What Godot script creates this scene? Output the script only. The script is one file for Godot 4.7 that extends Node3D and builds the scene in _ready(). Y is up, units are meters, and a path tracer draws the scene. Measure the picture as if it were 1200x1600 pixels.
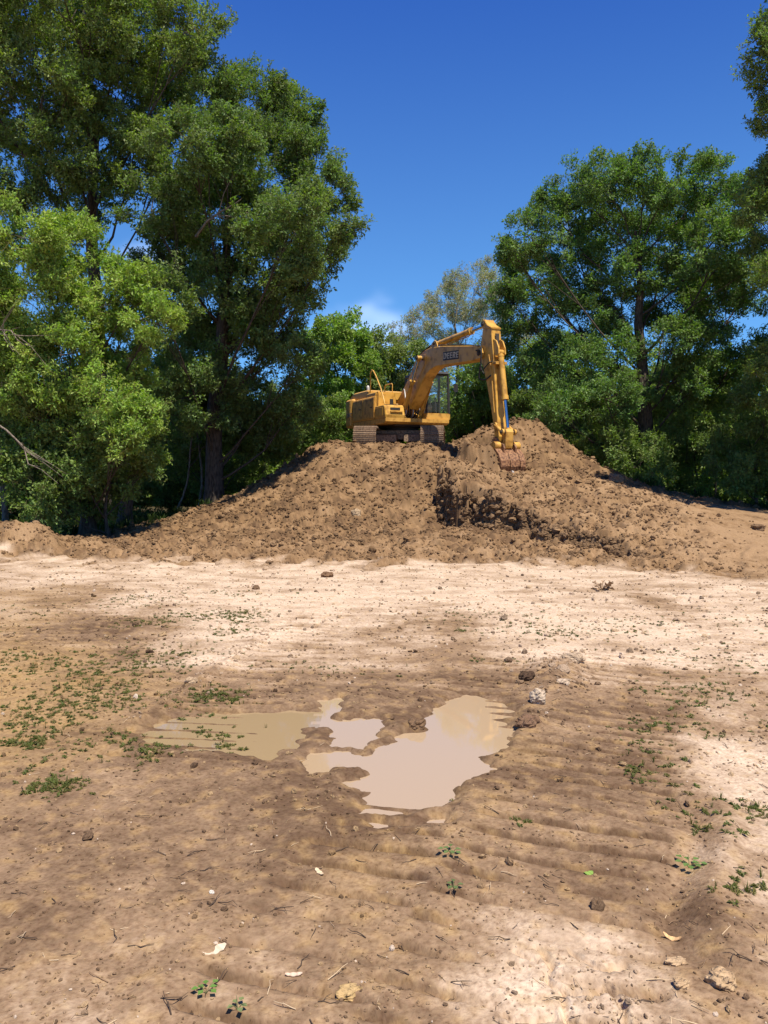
extends Node3D
# A muddy clearing with a puddle, a dirt mound with a yellow excavator on it, trees all round. Metres, y up, the camera looks along -z.

const LOW_POINTS := [[-3.92, 0.09, -16.2], [-2.35, 0.09, -16.2], [-0.78, 0.09, -16.2], [0.78, 0.09, -16.2], [2.35, 0.09, -16.2], [-4.35, 0.28, -20.0], [-2.74, 0.28, -20.0], [-1.13, 0.28, -20.0], [0.48, 0.28, -20.0], [1.93, 0.28, -20.0], [-2.24, 1.26, -23.2], [-0.93, 1.26, -23.2], [0.93, 1.26, -23.2], [1.86, 1.26, -23.2], [-1.62, 2.17, -25.2], [0.0, 2.17, -25.2], [1.82, 2.17, -25.2], [-2.03, 2.69, -26.6], [-0.85, 2.69, -26.6], [0.43, 2.69, -26.6], [1.92, 2.69, -26.6], [-2.2, 2.6, -28.5], [0, 2.6, -28.5], [2.2, 2.6, -28.5], [-1.8, 2.6, -31], [0.5, 2.6, -31], [3, 2.6, -31], [0.5, 2.5, -33], [0.5, 1.2, -36], [-2.5, 1.2, -34], [4, 1.5, -36], [-2.43, 2.64, -27.6], [-3.47, 1.88, -27.0], [-4.23, 1.37, -26.3], [-5.13, 0.9, -25.5], [-5.94, 0.55, -24.6], [-6.78, 0.24, -23.4], [-7.27, 0.09, -21.5], [-3.08, 0.88, -22.5], [-4.33, 0.48, -21.5], [-5.5, 0.4, -29], [-4, 1.2, -30], [-8, 0, -26], [-7, 0, -31], [-4.5, 0.3, -34], [-16, 0, -17], [-16, 0, -22], [-16, 0, -28], [-16, 0, -36], [-12, 0, -17], [-12, 0, -22], [-12, 0, -28], [-12, 0, -36], [-10, 0, -17], [-10, 0, -22], [-10, 0, -28], [-10, 0, -36], [-14, 0, -13.6], [-9, 0, -13.6], [-5, 0, -13.6], [-2, 0, -13.6], [1, 0, -13.6], [4, 0, -13.6], [7, 0, -13.6], [10, 0, -13.6], [14, 0, -13.6], [-10, 0, -41], [-4, 0, -41], [0, 0, -41], [4, 0, -41], [8, 0, -41], [1.82, 0.36, -18.8], [4.01, 0.1, -16.6], [2.84, 0.18, -17.6], [3, 1.3, -24], [4.5, 0.6, -20.5], [6, 1.0, -26], [8, 0.3, -22], [12, 0, -20], [12, 0, -28], [8, 0.3, -34]]
const HIGH_POINTS := [[1.82, 1.95, -22.0], [1.87, 1.57, -20.8], [2.33, 1.31, -20.0], [3.39, 0.86, -18.3], [4.15, 0.56, -17.2], [4.6, 0.39, -16.3], [5.08, 0.15, -15.0], [3.42, 1.75, -23.0], [4.72, 1.75, -23.5], [6.47, 1.38, -23.0], [7.72, 1.25, -24.0], [8.88, 1.02, -24.0], [11.58, 0.65, -24.0], [4.94, 1.11, -20.5], [6.28, 0.82, -19.5], [7.25, 0.59, -18.0], [8.55, 0.44, -18.0], [6.25, 0.2, -15.5], [7.14, 0.13, -15.0], [4.95, 3.65, -27.5], [4.18, 3.56, -27.5], [3.53, 3.36, -27.5], [2.63, 2.91, -27.3], [2.16, 2.75, -27.0], [5.63, 3.16, -27.0], [6.16, 2.56, -26.5], [6.55, 1.91, -25.5], [6.93, 1.56, -25.0], [4.43, 1.88, -24.5], [4.69, 2.64, -26.0], [2.86, 2.32, -25.5], [3.61, 2.87, -26.5], [1.97, 2.29, -24.6], [5, 1.6, -31], [9, 0.8, -30], [4, 1.2, -34], [13, 0.4, -30], [16, 0.2, -22], [12, 0.05, -14.5], [8, 0, -13.4], [6.3, 0, -13.2], [16, 0, -14], [2.2, 2.6, -30], [2, 2.2, -33], [8, 0.3, -36], [2, 1.6, -18], [0, 2.4, -24], [3, 0.6, -15.5]]
const SOIL_POINTS := [[-6.63, -13.68, 0.75, 0.0], [-4.97, -13.68, 0.8, 0.0], [-3.31, -13.68, 0.85, 0.0], [-1.1, -13.68, 0.85, 0.0], [1.1, -13.68, 0.85, 0.0], [3.31, -13.68, 0.85, 0.0], [4.97, -13.68, 0.75, 0.0], [6.52, -13.68, 0.85, 0.0], [-5.06, -10.43, 0.55, 0.4], [-4.21, -10.43, 0.4, 0.3], [-3.37, -10.43, 0.8, 0.0], [-2.11, -10.43, 0.95, 0.0], [-0.84, -10.43, 0.95, 0.0], [0.42, -10.43, 0.9, 0.0], [1.69, -10.43, 0.9, 0.0], [2.95, -10.43, 0.85, 0.0], [3.46, -10.43, 0.45, 0.0], [4.21, -10.43, 0.85, 0.0], [4.97, -10.43, 0.85, 0.0], [-4.09, -8.42, 0.45, 0.5], [-3.54, -8.42, 0.2, 0.2], [-2.86, -8.42, 0.15, 0.0], [-2.38, -8.42, 0.5, 0.0], [-1.91, -8.42, 0.95, 0.0], [-1.23, -8.42, 0.95, 0.0], [-0.55, -8.42, 0.9, 0.0], [0.0, -8.42, 0.6, 0.0], [0.68, -8.42, 0.45, 0.0], [1.36, -8.42, 0.85, 0.0], [2.38, -8.42, 0.95, 0.0], [3.41, -8.42, 0.9, 0.0], [4.02, -8.42, 0.9, 0.0], [-4.0, -7.06, 0.5, 0.6], [-3.43, -7.06, 0.5, 0.8], [-2.86, -7.06, 0.35, 0.7], [-2.29, -7.06, 0.15, 0.2], [-1.94, -7.06, 0.5, 0.0], [-1.54, -7.06, 0.9, 0.0], [-1.03, -7.06, 0.85, 0.0], [-0.57, -7.06, 0.55, 0.0], [0.0, -7.06, 0.6, 0.0], [0.69, -7.06, 0.5, 0.0], [1.14, -7.06, 0.65, 0.0], [1.72, -7.06, 0.95, 0.0], [2.0, -7.06, 0.9, 0.0], [2.57, -7.06, 0.85, 0.0], [3.37, -7.06, 0.85, 0.0], [-3.75, -6.17, 0.5, 0.8], [-3.0, -6.17, 0.5, 1.0], [-2.4, -6.17, 0.35, 0.8], [-1.9, -6.17, 0.3, 0.5], [-1.5, -6.17, 0.25, 0.2], [-1.0, -6.17, 0.25, 0.0], [-0.5, -6.17, 0.25, 0.0], [0.0, -6.17, 0.25, 0.0], [0.5, -6.17, 0.3, 0.0], [0.9, -6.17, 0.3, 0.0], [1.3, -6.17, 0.45, 0.0], [1.6, -6.17, 0.5, 0.0], [2.0, -6.17, 0.3, 0.0], [2.4, -6.17, 0.45, 0.0], [2.95, -6.17, 0.7, 0.0], [3.5, -6.17, 0.8, 0.0], [-3.25, -5.32, 0.5, 0.8], [-2.6, -5.32, 0.45, 0.9], [-2.08, -5.32, 0.35, 0.7], [-1.73, -5.32, 0.3, 0.3], [-1.08, -5.32, 0.3, 0.2], [-0.43, -5.32, 0.25, 0.0], [0.22, -5.32, 0.25, 0.0], [0.95, -5.32, 0.25, 0.2], [1.3, -5.32, 0.2, 0.0], [1.73, -5.32, 0.15, 0.0], [2.08, -5.32, 0.25, 0.0], [2.38, -5.32, 0.5, 0.0], [2.55, -5.32, 0.6, 0.0], [3.25, -5.32, 0.8, 0.0], [-2.79, -4.57, 0.4, 0.6], [-2.23, -4.57, 0.35, 0.6], [-1.79, -4.57, 0.3, 0.4], [-1.3, -4.57, 0.2, 0.0], [-0.74, -4.57, 0.2, 0.0], [-0.3, -4.57, 0.2, 0.0], [0.37, -4.57, 0.25, 0.0], [0.82, -4.57, 0.3, 0.4], [1.12, -4.57, 0.15, 0.0], [1.49, -4.57, 0.12, 0.0], [1.71, -4.57, 0.3, 0.0], [1.94, -4.57, 0.85, 0.0], [2.2, -4.57, 0.85, 0.0], [2.79, -4.57, 0.85, 0.0], [-2.56, -3.92, 0.3, 0.3], [-1.92, -3.92, 0.3, 0.2], [-1.44, -3.92, 0.25, 0.0], [-0.96, -3.92, 0.18, 0.0], [-0.48, -3.92, 0.15, 0.0], [-0.19, -3.92, 0.15, 0.0], [0.51, -3.92, 0.35, 0.3], [0.8, -3.92, 0.25, 0.0], [1.12, -3.92, 0.15, 0.0], [1.44, -3.92, 0.15, 0.0], [1.6, -3.92, 0.4, 0.0], [1.76, -3.92, 0.85, 0.0], [1.89, -3.92, 0.9, 0.0], [2.56, -3.92, 0.8, 0.0], [-2.21, -3.37, 0.3, 0.0], [-1.66, -3.37, 0.25, 0.0], [-1.24, -3.37, 0.2, 0.0], [-0.83, -3.37, 0.2, 0.0], [-0.41, -3.37, 0.15, 0.0], [-0.11, -3.37, 0.3, 0.3], [0.28, -3.37, 0.35, 0.2], [0.69, -3.37, 0.3, 0.0], [1.1, -3.37, 0.25, 0.0], [1.33, -3.37, 0.3, 0.0], [1.52, -3.37, 0.4, 0.0], [1.63, -3.37, 0.6, 0.0], [2.21, -3.37, 0.8, 0.0], [-1.91, -2.91, 0.3, 0.0], [-1.43, -2.91, 0.25, 0.0], [-0.96, -2.91, 0.3, 0.0], [-0.48, -2.91, 0.28, 0.0], [-0.1, -2.91, 0.35, 0.3], [0.24, -2.91, 0.35, 0.0], [0.6, -2.91, 0.35, 0.0], [0.96, -2.91, 0.3, 0.0], [1.15, -2.91, 0.25, 0.0], [1.27, -2.91, 0.55, 0.0], [1.41, -2.91, 0.8, 0.0], [1.91, -2.91, 0.8, 0.0], [-1.71, -2.59, 0.3, 0.0], [-1.28, -2.59, 0.3, 0.0], [-0.85, -2.59, 0.38, 0.0], [-0.43, -2.59, 0.35, 0.0], [0.0, -2.59, 0.35, 0.2], [0.32, -2.59, 0.4, 0.0], [0.53, -2.59, 0.7, 0.0], [0.75, -2.59, 0.8, 0.0], [0.85, -2.59, 0.6, 0.0], [1.02, -2.59, 0.25, 0.0], [1.15, -2.59, 0.7, 0.0], [1.26, -2.59, 0.8, 0.0], [1.71, -2.59, 0.7, 0.0], [-1.54, -2.34, 0.4, 0.0], [-1.16, -2.34, 0.4, 0.0], [-0.77, -2.34, 0.45, 0.0], [-0.39, -2.34, 0.45, 0.0], [0.0, -2.34, 0.4, 0.0], [0.29, -2.34, 0.55, 0.0], [0.48, -2.34, 0.95, 0.0], [0.68, -2.34, 0.9, 0.0], [0.87, -2.34, 0.6, 0.0], [1.0, -2.34, 0.5, 0.0], [1.14, -2.34, 0.6, 0.0], [1.54, -2.34, 0.6, 0.0], [-1.27, -1.91, 0.4, 0.0], [-0.63, -1.91, 0.4, 0.0], [0.0, -1.91, 0.4, 0.0], [0.48, -1.91, 0.8, 0.0], [0.95, -1.91, 0.6, 0.0]]
const LOBES_A := [[-11.35, 15.1, -24.92, 2.1], [-9.09, 15.22, -24.12, 2.13], [-7.72, 15.82, -25.88, 1.98], [-5.95, 14.93, -24.43, 1.18], [-10.17, 12.71, -23.9, 1.63], [-8.68, 13.84, -25.91, 1.77], [-7.89, 14.97, -29.01, 1.45], [-11.07, 19.75, -28.3, 3.19], [-8.36, 19.4, -28.09, 2.48], [-12.71, 13.91, -24.83, 2.2], [-13.83, 17.51, -26.72, 3.01], [-7.86, 11.3, -25.16, 1.17], [-6.69, 11.29, -24.54, 0.89], [-11.84, 10.76, -24.14, 1.55], [-9.41, 11.2, -24.79, 1.0], [-7.55, 16.0, -29.06, 1.17], [-10.79, 13.95, -28.47, 1.37], [-12.1, 12.68, -28.34, 1.25], [-10.09, 11.45, -28.3, 1.14], [-10.16, 9.8, -24.66, 0.99], [-8.21, 12.4, -25.36, 1.02]]
const LOBES_B := [[-5.49, 13.79, -25.81, 1.14], [-4.59, 13.8, -26.48, 1.38], [-3.44, 13.64, -27.27, 1.21], [-2.81, 14.18, -27.43, 0.71], [-5.3, 10.69, -22.35, 1.11], [-4.06, 11.54, -25.68, 1.75], [-2.27, 11.74, -26.1, 1.09], [-1.63, 10.47, -25.04, 0.85], [-1.16, 8.83, -22.94, 0.59], [-4.73, 9.47, -24.83, 1.9], [-2.66, 8.52, -22.37, 1.4], [-2.25, 9.49, -27.78, 1.03], [-6.5, 10.48, -27.34, 1.36], [-4.03, 7.63, -25.3, 1.93], [-2.55, 7.35, -23.72, 0.92], [-6.16, 7.53, -27.62, 1.89], [-3.25, 6.06, -25.46, 1.35], [-5.26, 5.32, -27.45, 1.88], [-3.92, 4.0, -27.23, 1.44], [-6.01, 4.2, -25.05, 1.51], [-2.44, 5.31, -24.45, 0.71], [-2.87, 3.85, -25.63, 0.95], [-2.14, 9.77, -24.56, 0.79], [-4.51, 10.97, -22.83, 0.92], [-6.78, 9.5, -23.75, 1.05], [-7.4, 9.1, -27.0, 1.09], [-6.15, 6.52, -22.08, 0.89]]
const LOBES_C := [[-8.24, 7.12, -18.55, 0.92], [-7.94, 7.4, -20.4, 1.02], [-8.3, 5.9, -19.3, 1.16], [-7.2, 6.32, -20.11, 1.03], [-6.21, 6.38, -19.91, 0.67], [-5.59, 5.4, -19.5, 0.63], [-7.15, 5.21, -21.59, 0.95], [-7.59, 4.56, -19.03, 0.99], [-9.13, 4.67, -19.72, 0.95], [-6.7, 3.58, -19.05, 0.8], [-6.37, 4.21, -20.42, 0.56], [-5.94, 3.14, -19.28, 0.56], [-9.94, 6.57, -19.54, 1.26], [-10.78, 5.24, -20.79, 1.34], [-8.39, 3.46, -19.43, 0.94], [-7.76, 3.21, -20.19, 0.81], [-6.29, 2.2, -21.29, 0.38], [-6.15, 2.5, -18.72, 0.45]]
const LOBES_D := [[5.26, 10.29, -28.84, 0.97], [4.8, 9.91, -29.75, 0.62], [6.94, 12.34, -32.67, 1.16], [7.56, 12.99, -31.85, 1.18], [8.25, 12.49, -29.8, 1.15], [9.59, 12.74, -30.31, 1.17], [10.73, 12.44, -29.47, 1.18], [12.51, 13.0, -31.0, 1.15], [12.53, 11.16, -28.74, 1.06], [6.11, 9.56, -32.3, 1.45], [5.39, 8.98, -33.38, 0.97], [8.03, 10.96, -33.7, 1.79], [9.8, 11.26, -32.5, 1.88], [12.31, 11.63, -33.73, 2.06], [12.04, 9.54, -28.6, 1.52], [13.52, 8.65, -30.08, 1.35], [5.92, 7.39, -33.76, 1.25], [7.56, 8.11, -32.72, 1.74], [8.81, 8.2, -30.74, 1.24], [11.91, 9.09, -33.64, 1.51], [12.95, 8.2, -31.88, 1.59], [6.45, 5.55, -32.95, 1.48], [7.81, 5.68, -30.1, 1.45], [11.32, 6.08, -29.55, 1.09], [13.58, 6.29, -30.92, 1.49], [6.56, 3.94, -29.25, 1.32], [9.72, 9.37, -30.58, 1.23], [13.68, 9.91, -33.74, 1.36], [8.58, 6.55, -30.31, 1.12], [10.25, 6.49, -28.56, 0.83], [8.05, 4.47, -28.75, 1.06], [10.94, 4.89, -29.43, 1.09]]
const LOBES_J := [[16.65, 14.08, -26.42, 2.55], [16.91, 11.2, -24.31, 2.74], [15.57, 9.19, -23.95, 2.5], [16.29, 12.99, -22.99, 2.22], [18.34, 7.06, -27.41, 2.86], [15.35, 4.55, -24.62, 2.18], [17.23, 7.21, -23.54, 2.65], [13.77, 7.57, -22.8, 1.47], [13.5, 10.59, -22.78, 1.46]]
const LOBES_E := [[10.02, 12.71, -20.51, 0.59], [10.79, 12.18, -22.03, 0.6], [9.87, 10.71, -20.45, 0.43], [10.6, 12.04, -20.12, 1.46], [10.28, 9.49, -21.47, 0.62], [9.54, 8.5, -20.75, 0.53], [12.01, 9.79, -22.99, 1.57], [10.28, 6.78, -20.37, 0.92], [10.2, 7.73, -21.59, 0.56], [12.68, 11.28, -22.32, 2.15], [10.68, 4.82, -21.23, 0.89], [12.13, 3.44, -22.96, 1.14], [12.61, 7.22, -21.43, 2.07], [11.37, 14.1, -20.73, 1.83]]
const LOBES_F := [[-3.32, 8.08, -41.64, 1.34], [-2.56, 9.02, -40.15, 0.97], [-1.6, 9.17, -41.68, 1.14], [-1.96, 7.33, -40.99, 1.45], [-3.31, 6.13, -43.56, 1.61], [-1.21, 5.41, -43.32, 1.53], [-4.04, 4.62, -41.99, 1.69], [-2.09, 4.17, -40.13, 1.55]]
const LOBES_G := [[-0.28, 8.79, -44.02, 1.13], [0.35, 7.22, -43.97, 1.48], [1.4, 7.9, -43.83, 1.2], [0.0, 5.46, -43.93, 1.55], [1.86, 6.06, -46.48, 1.87], [-0.87, 7.17, -43.57, 1.26]]
const LOBES_H := [[5.45, 13.02, -48.21, 1.55], [4.12, 12.63, -51.71, 1.5], [2.4, 11.52, -50.26, 1.21], [1.33, 10.96, -51.96, 1.09], [6.79, 12.65, -49.61, 1.44], [5.35, 10.97, -51.6, 1.91], [3.03, 9.75, -50.62, 1.55], [6.59, 14.93, -51.16, 0.66], [4.66, 13.76, -50.98, 0.9], [3.59, 8.38, -49.98, 1.61], [7.33, 10.46, -48.37, 1.56]]
const LOBES_I := [[3.87, 5.61, -35.84, 1.27], [3.54, 4.53, -38.5, 1.11], [5.09, 6.68, -38.6, 1.24], [5.27, 4.7, -38.7, 1.43], [2.62, 4.8, -36.35, 1.05], [4.37, 3.41, -37.63, 1.21], [6.12, 3.44, -38.2, 1.41], [5.41, 5.5, -37.57, 1.21]]
const LOBES_U1 := [[-9.32, 3.23, -20.43, 0.99], [-8.11, 3.03, -19.86, 0.88], [-9.04, 2.08, -20.11, 0.97], [-7.77, 2.09, -20.17, 0.97], [-8.39, 1.29, -19.34, 0.72], [-7.8, 1.27, -20.65, 0.66], [-9.97, 2.43, -20.71, 1.0]]
const LOBES_U2 := [[-6.62, 2.54, -19.65, 0.79], [-6.39, 3.23, -21.44, 0.65], [-7.4, 1.77, -21.42, 0.77], [-6.44, 1.68, -20.84, 0.57], [-7.55, 1.91, -19.59, 0.71], [-7.71, 1.0, -21.3, 0.62], [-8.1, 0.96, -19.76, 0.57]]
const LOBES_U3 := [[-7.21, 2.32, -29.94, 1.44], [-5.65, 2.78, -29.33, 1.3], [-6.08, 3.63, -28.12, 1.24], [-4.54, 2.96, -28.33, 1.02], [-7.74, 3.01, -29.27, 1.06], [-3.74, 3.0, -29.14, 0.84]]
const LOBES_U4 := [[-3.59, 3.26, -34.49, 1.16], [-4.46, 4.39, -34.85, 1.4], [-2.68, 3.21, -33.44, 0.97], [-2.11, 4.24, -33.01, 0.8]]
const LOBES_U5 := [[6.38, 3.13, -31.84, 1.13], [6.98, 2.8, -30.03, 1.21], [5.85, 4.14, -31.75, 1.02], [8.0, 3.05, -30.23, 1.22]]
const LOBES_U6 := [[8.84, 2.29, -28.62, 0.92], [9.51, 2.63, -28.57, 0.6], [8.3, 2.75, -28.76, 0.74], [9.7, 1.83, -28.1, 0.77], [9.01, 1.48, -28.76, 0.6]]
const LOBES_U7 := [[11.46, 2.82, -30.4, 1.37], [13.06, 3.61, -31.34, 1.51], [11.29, 4.3, -30.66, 1.08], [12.76, 1.86, -31.78, 1.28]]
const LOBES_U8 := [[12.59, 2.7, -27.55, 1.33], [13.61, 2.89, -26.94, 1.3], [12.6, 1.6, -27.05, 1.0], [11.3, 1.7, -26.05, 0.84], [12.51, 4.1, -26.07, 1.05]]
const LOBES_U9 := [[9.64, 5.78, -40.19, 1.49], [11.51, 5.75, -39.98, 1.61], [13.69, 5.18, -40.73, 1.51], [8.35, 7.7, -40.22, 1.42], [12.91, 3.17, -39.28, 1.26], [10.83, 3.51, -39.73, 1.28]]
const LOBES_U10 := [[15.63, 7.37, -42.54, 1.71], [17.48, 6.64, -42.05, 1.69], [19.01, 6.84, -41.02, 1.65], [18.8, 4.67, -42.68, 1.72], [16.74, 4.67, -42.66, 1.71]]
const LOBES_U13 := [[-13.14, 0.92, -28.17, 1.13], [-12.4, 0.67, -29.09, 1.05], [-14.79, 1.14, -28.76, 1.39], [-11.65, 1.12, -29.57, 0.95]]
const LOBES_U14 := [[-11.08, 0.62, -30.62, 1.03], [-9.8, 0.74, -30.47, 0.98], [-8.96, 1.1, -30.97, 1.0], [-10.77, 1.86, -31.93, 0.92]]
const LOBES_U15 := [[-8.02, 0.85, -31.19, 0.95], [-6.77, 1.35, -31.23, 0.95], [-5.7, 1.86, -32.24, 0.93], [-7.89, 2.13, -32.77, 1.05]]
const LOBES_U11 := [[-14.26, 5.56, -33.02, 1.59], [-15.79, 4.23, -32.87, 1.85], [-12.67, 5.1, -33.72, 1.63], [-15.26, 7.22, -33.55, 1.35], [-12.88, 3.14, -32.13, 1.55]]
const LOBES_U12 := [[-9.71, 5.91, -33.76, 1.52], [-8.02, 6.51, -32.39, 1.3], [-10.44, 4.47, -32.6, 1.47], [-9.17, 4.03, -33.67, 1.52], [-7.09, 5.27, -32.84, 1.48]]
const BANK := [[2.3, -27.5], [1.9, -24.5], [1.72, -22.2], [1.7, -20.9], [2.2, -20.05], [2.75, -19.2], [3.4, -18.4], [4.15, -17.3], [4.6, -16.3], [5.1, -15.1], [5.75, -14.3], [6.4, -12.8], [7.0, -11.0]]
const POOL_DEEP := [[0.59, -5.84], [0.76, -5.79], [0.89, -5.63], [0.87, -5.25], [0.73, -4.81], [0.66, -4.66], [0.51, -4.56], [0.57, -4.37], [0.46, -4.22], [0.33, -4.05], [0.37, -3.92], [0.25, -3.83], [0.14, -3.78], [-0.04, -3.72], [-0.1, -3.76], [-0.06, -3.92], [-0.06, -4.05], [-0.19, -4.12], [-0.09, -4.19], [-0.12, -4.43], [0.0, -4.66], [0.13, -4.92], [0.31, -5.3], [0.49, -5.68]]
const POOL_LOBE := [[-0.42, -4.59], [-0.28, -4.59], [-0.11, -4.51], [-0.05, -4.42], [-0.27, -4.37], [-0.39, -4.29]]
const POOL_BRANCH := [[-0.43, -5.68], [-0.33, -5.74], [-0.33, -5.44], [-0.4, -5.25], [-0.26, -5.21], [-0.05, -5.27], [-0.07, -4.88], [-0.14, -4.68], [-0.29, -4.75], [-0.32, -5.04], [-0.44, -5.21]]
const POOL_STRIP := [[-0.06, -3.66], [0.12, -3.66], [0.26, -3.72], [0.32, -3.65], [0.1, -3.58], [-0.06, -3.6]]
const POOL_SHALLOW := [[-1.63, -4.96], [-1.4, -5.3], [-0.66, -5.44], [-0.43, -5.34], [-0.51, -5.04], [-0.55, -4.73], [-0.67, -4.53], [-0.84, -4.59], [-1.12, -4.68], [-1.38, -4.77]]
# caterpillar prints: x0, z0, x1, z1, half width, depth of the print, height of the cleat ridges
const PRINTS := [[-0.46, -2.0, 1.1, -7.2, 0.27, 0.024, 0.05], [0.2, -1.9, 2.35, -7.4, 0.43, 0.014, 0.038], [-1.28, -4.2, -0.7, -9.6, 0.42, 0.008, 0.032], [-3.1, -5.2, -3.7, -10.5, 0.42, 0.01, 0.022], [-1.9, -9.0, 2.2, -8.4, 0.4, 0.006, 0.014], [0.2, -7.6, 1.2, -14.2, 0.4, 0.006, 0.016], [2.9, -6.0, 4.4, -13.4, 0.42, 0.006, 0.016], [-0.9, -8.8, -2.2, -14.0, 0.4, 0.006, 0.014], [2.0, -10.2, 7.6, -10.6, 0.4, 0.006, 0.014], [6.1, -14.6, 9.6, -20.5, 0.35, 0.06, 0.04], [7.6, -14.4, 11.4, -20.5, 0.35, 0.06, 0.04]]
const CRACKS := [[[0.52, -2.62], [0.55, -2.54], [0.51, -2.47], [0.55, -2.4], [0.54, -2.3], [0.57, -2.2]], [[0.44, -2.6], [0.5, -2.56]], [[0.62, -2.6], [0.66, -2.54], [0.72, -2.5], [0.78, -2.52]], [[0.55, -2.4], [0.63, -2.38], [0.7, -2.42], [0.76, -2.38]], [[0.5, -2.3], [0.42, -2.27], [0.36, -2.3]], [[0.7, -2.42], [0.72, -2.32], [0.7, -2.24]], [[1.3, -2.62], [1.36, -2.7], [1.45, -2.72], [1.5, -2.8]]]

var rng := RandomNumberGenerator.new()
var taken := {}
var low_grid := PackedFloat32Array()
var high_grid := PackedFloat32Array()
var soil_dry := PackedFloat32Array()
var soil_ochre := PackedFloat32Array()
const GX := -20.0
const GZ := -44.0
const GS := 0.3
const GNX := 148
const GNZ := 108
const SX := -9.0
const SZ := -15.5
const SS := 0.12
const SNX := 151
const SNZ := 120
var n_broad := FastNoiseLite.new()
var n_mid := FastNoiseLite.new()
var n_fine := FastNoiseLite.new()
var n_tiny := FastNoiseLite.new()
var n_cell_a := FastNoiseLite.new()
var n_cell_b := FastNoiseLite.new()
var n_cell_c := FastNoiseLite.new()
var n_streak := FastNoiseLite.new()
var M := {}


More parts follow.
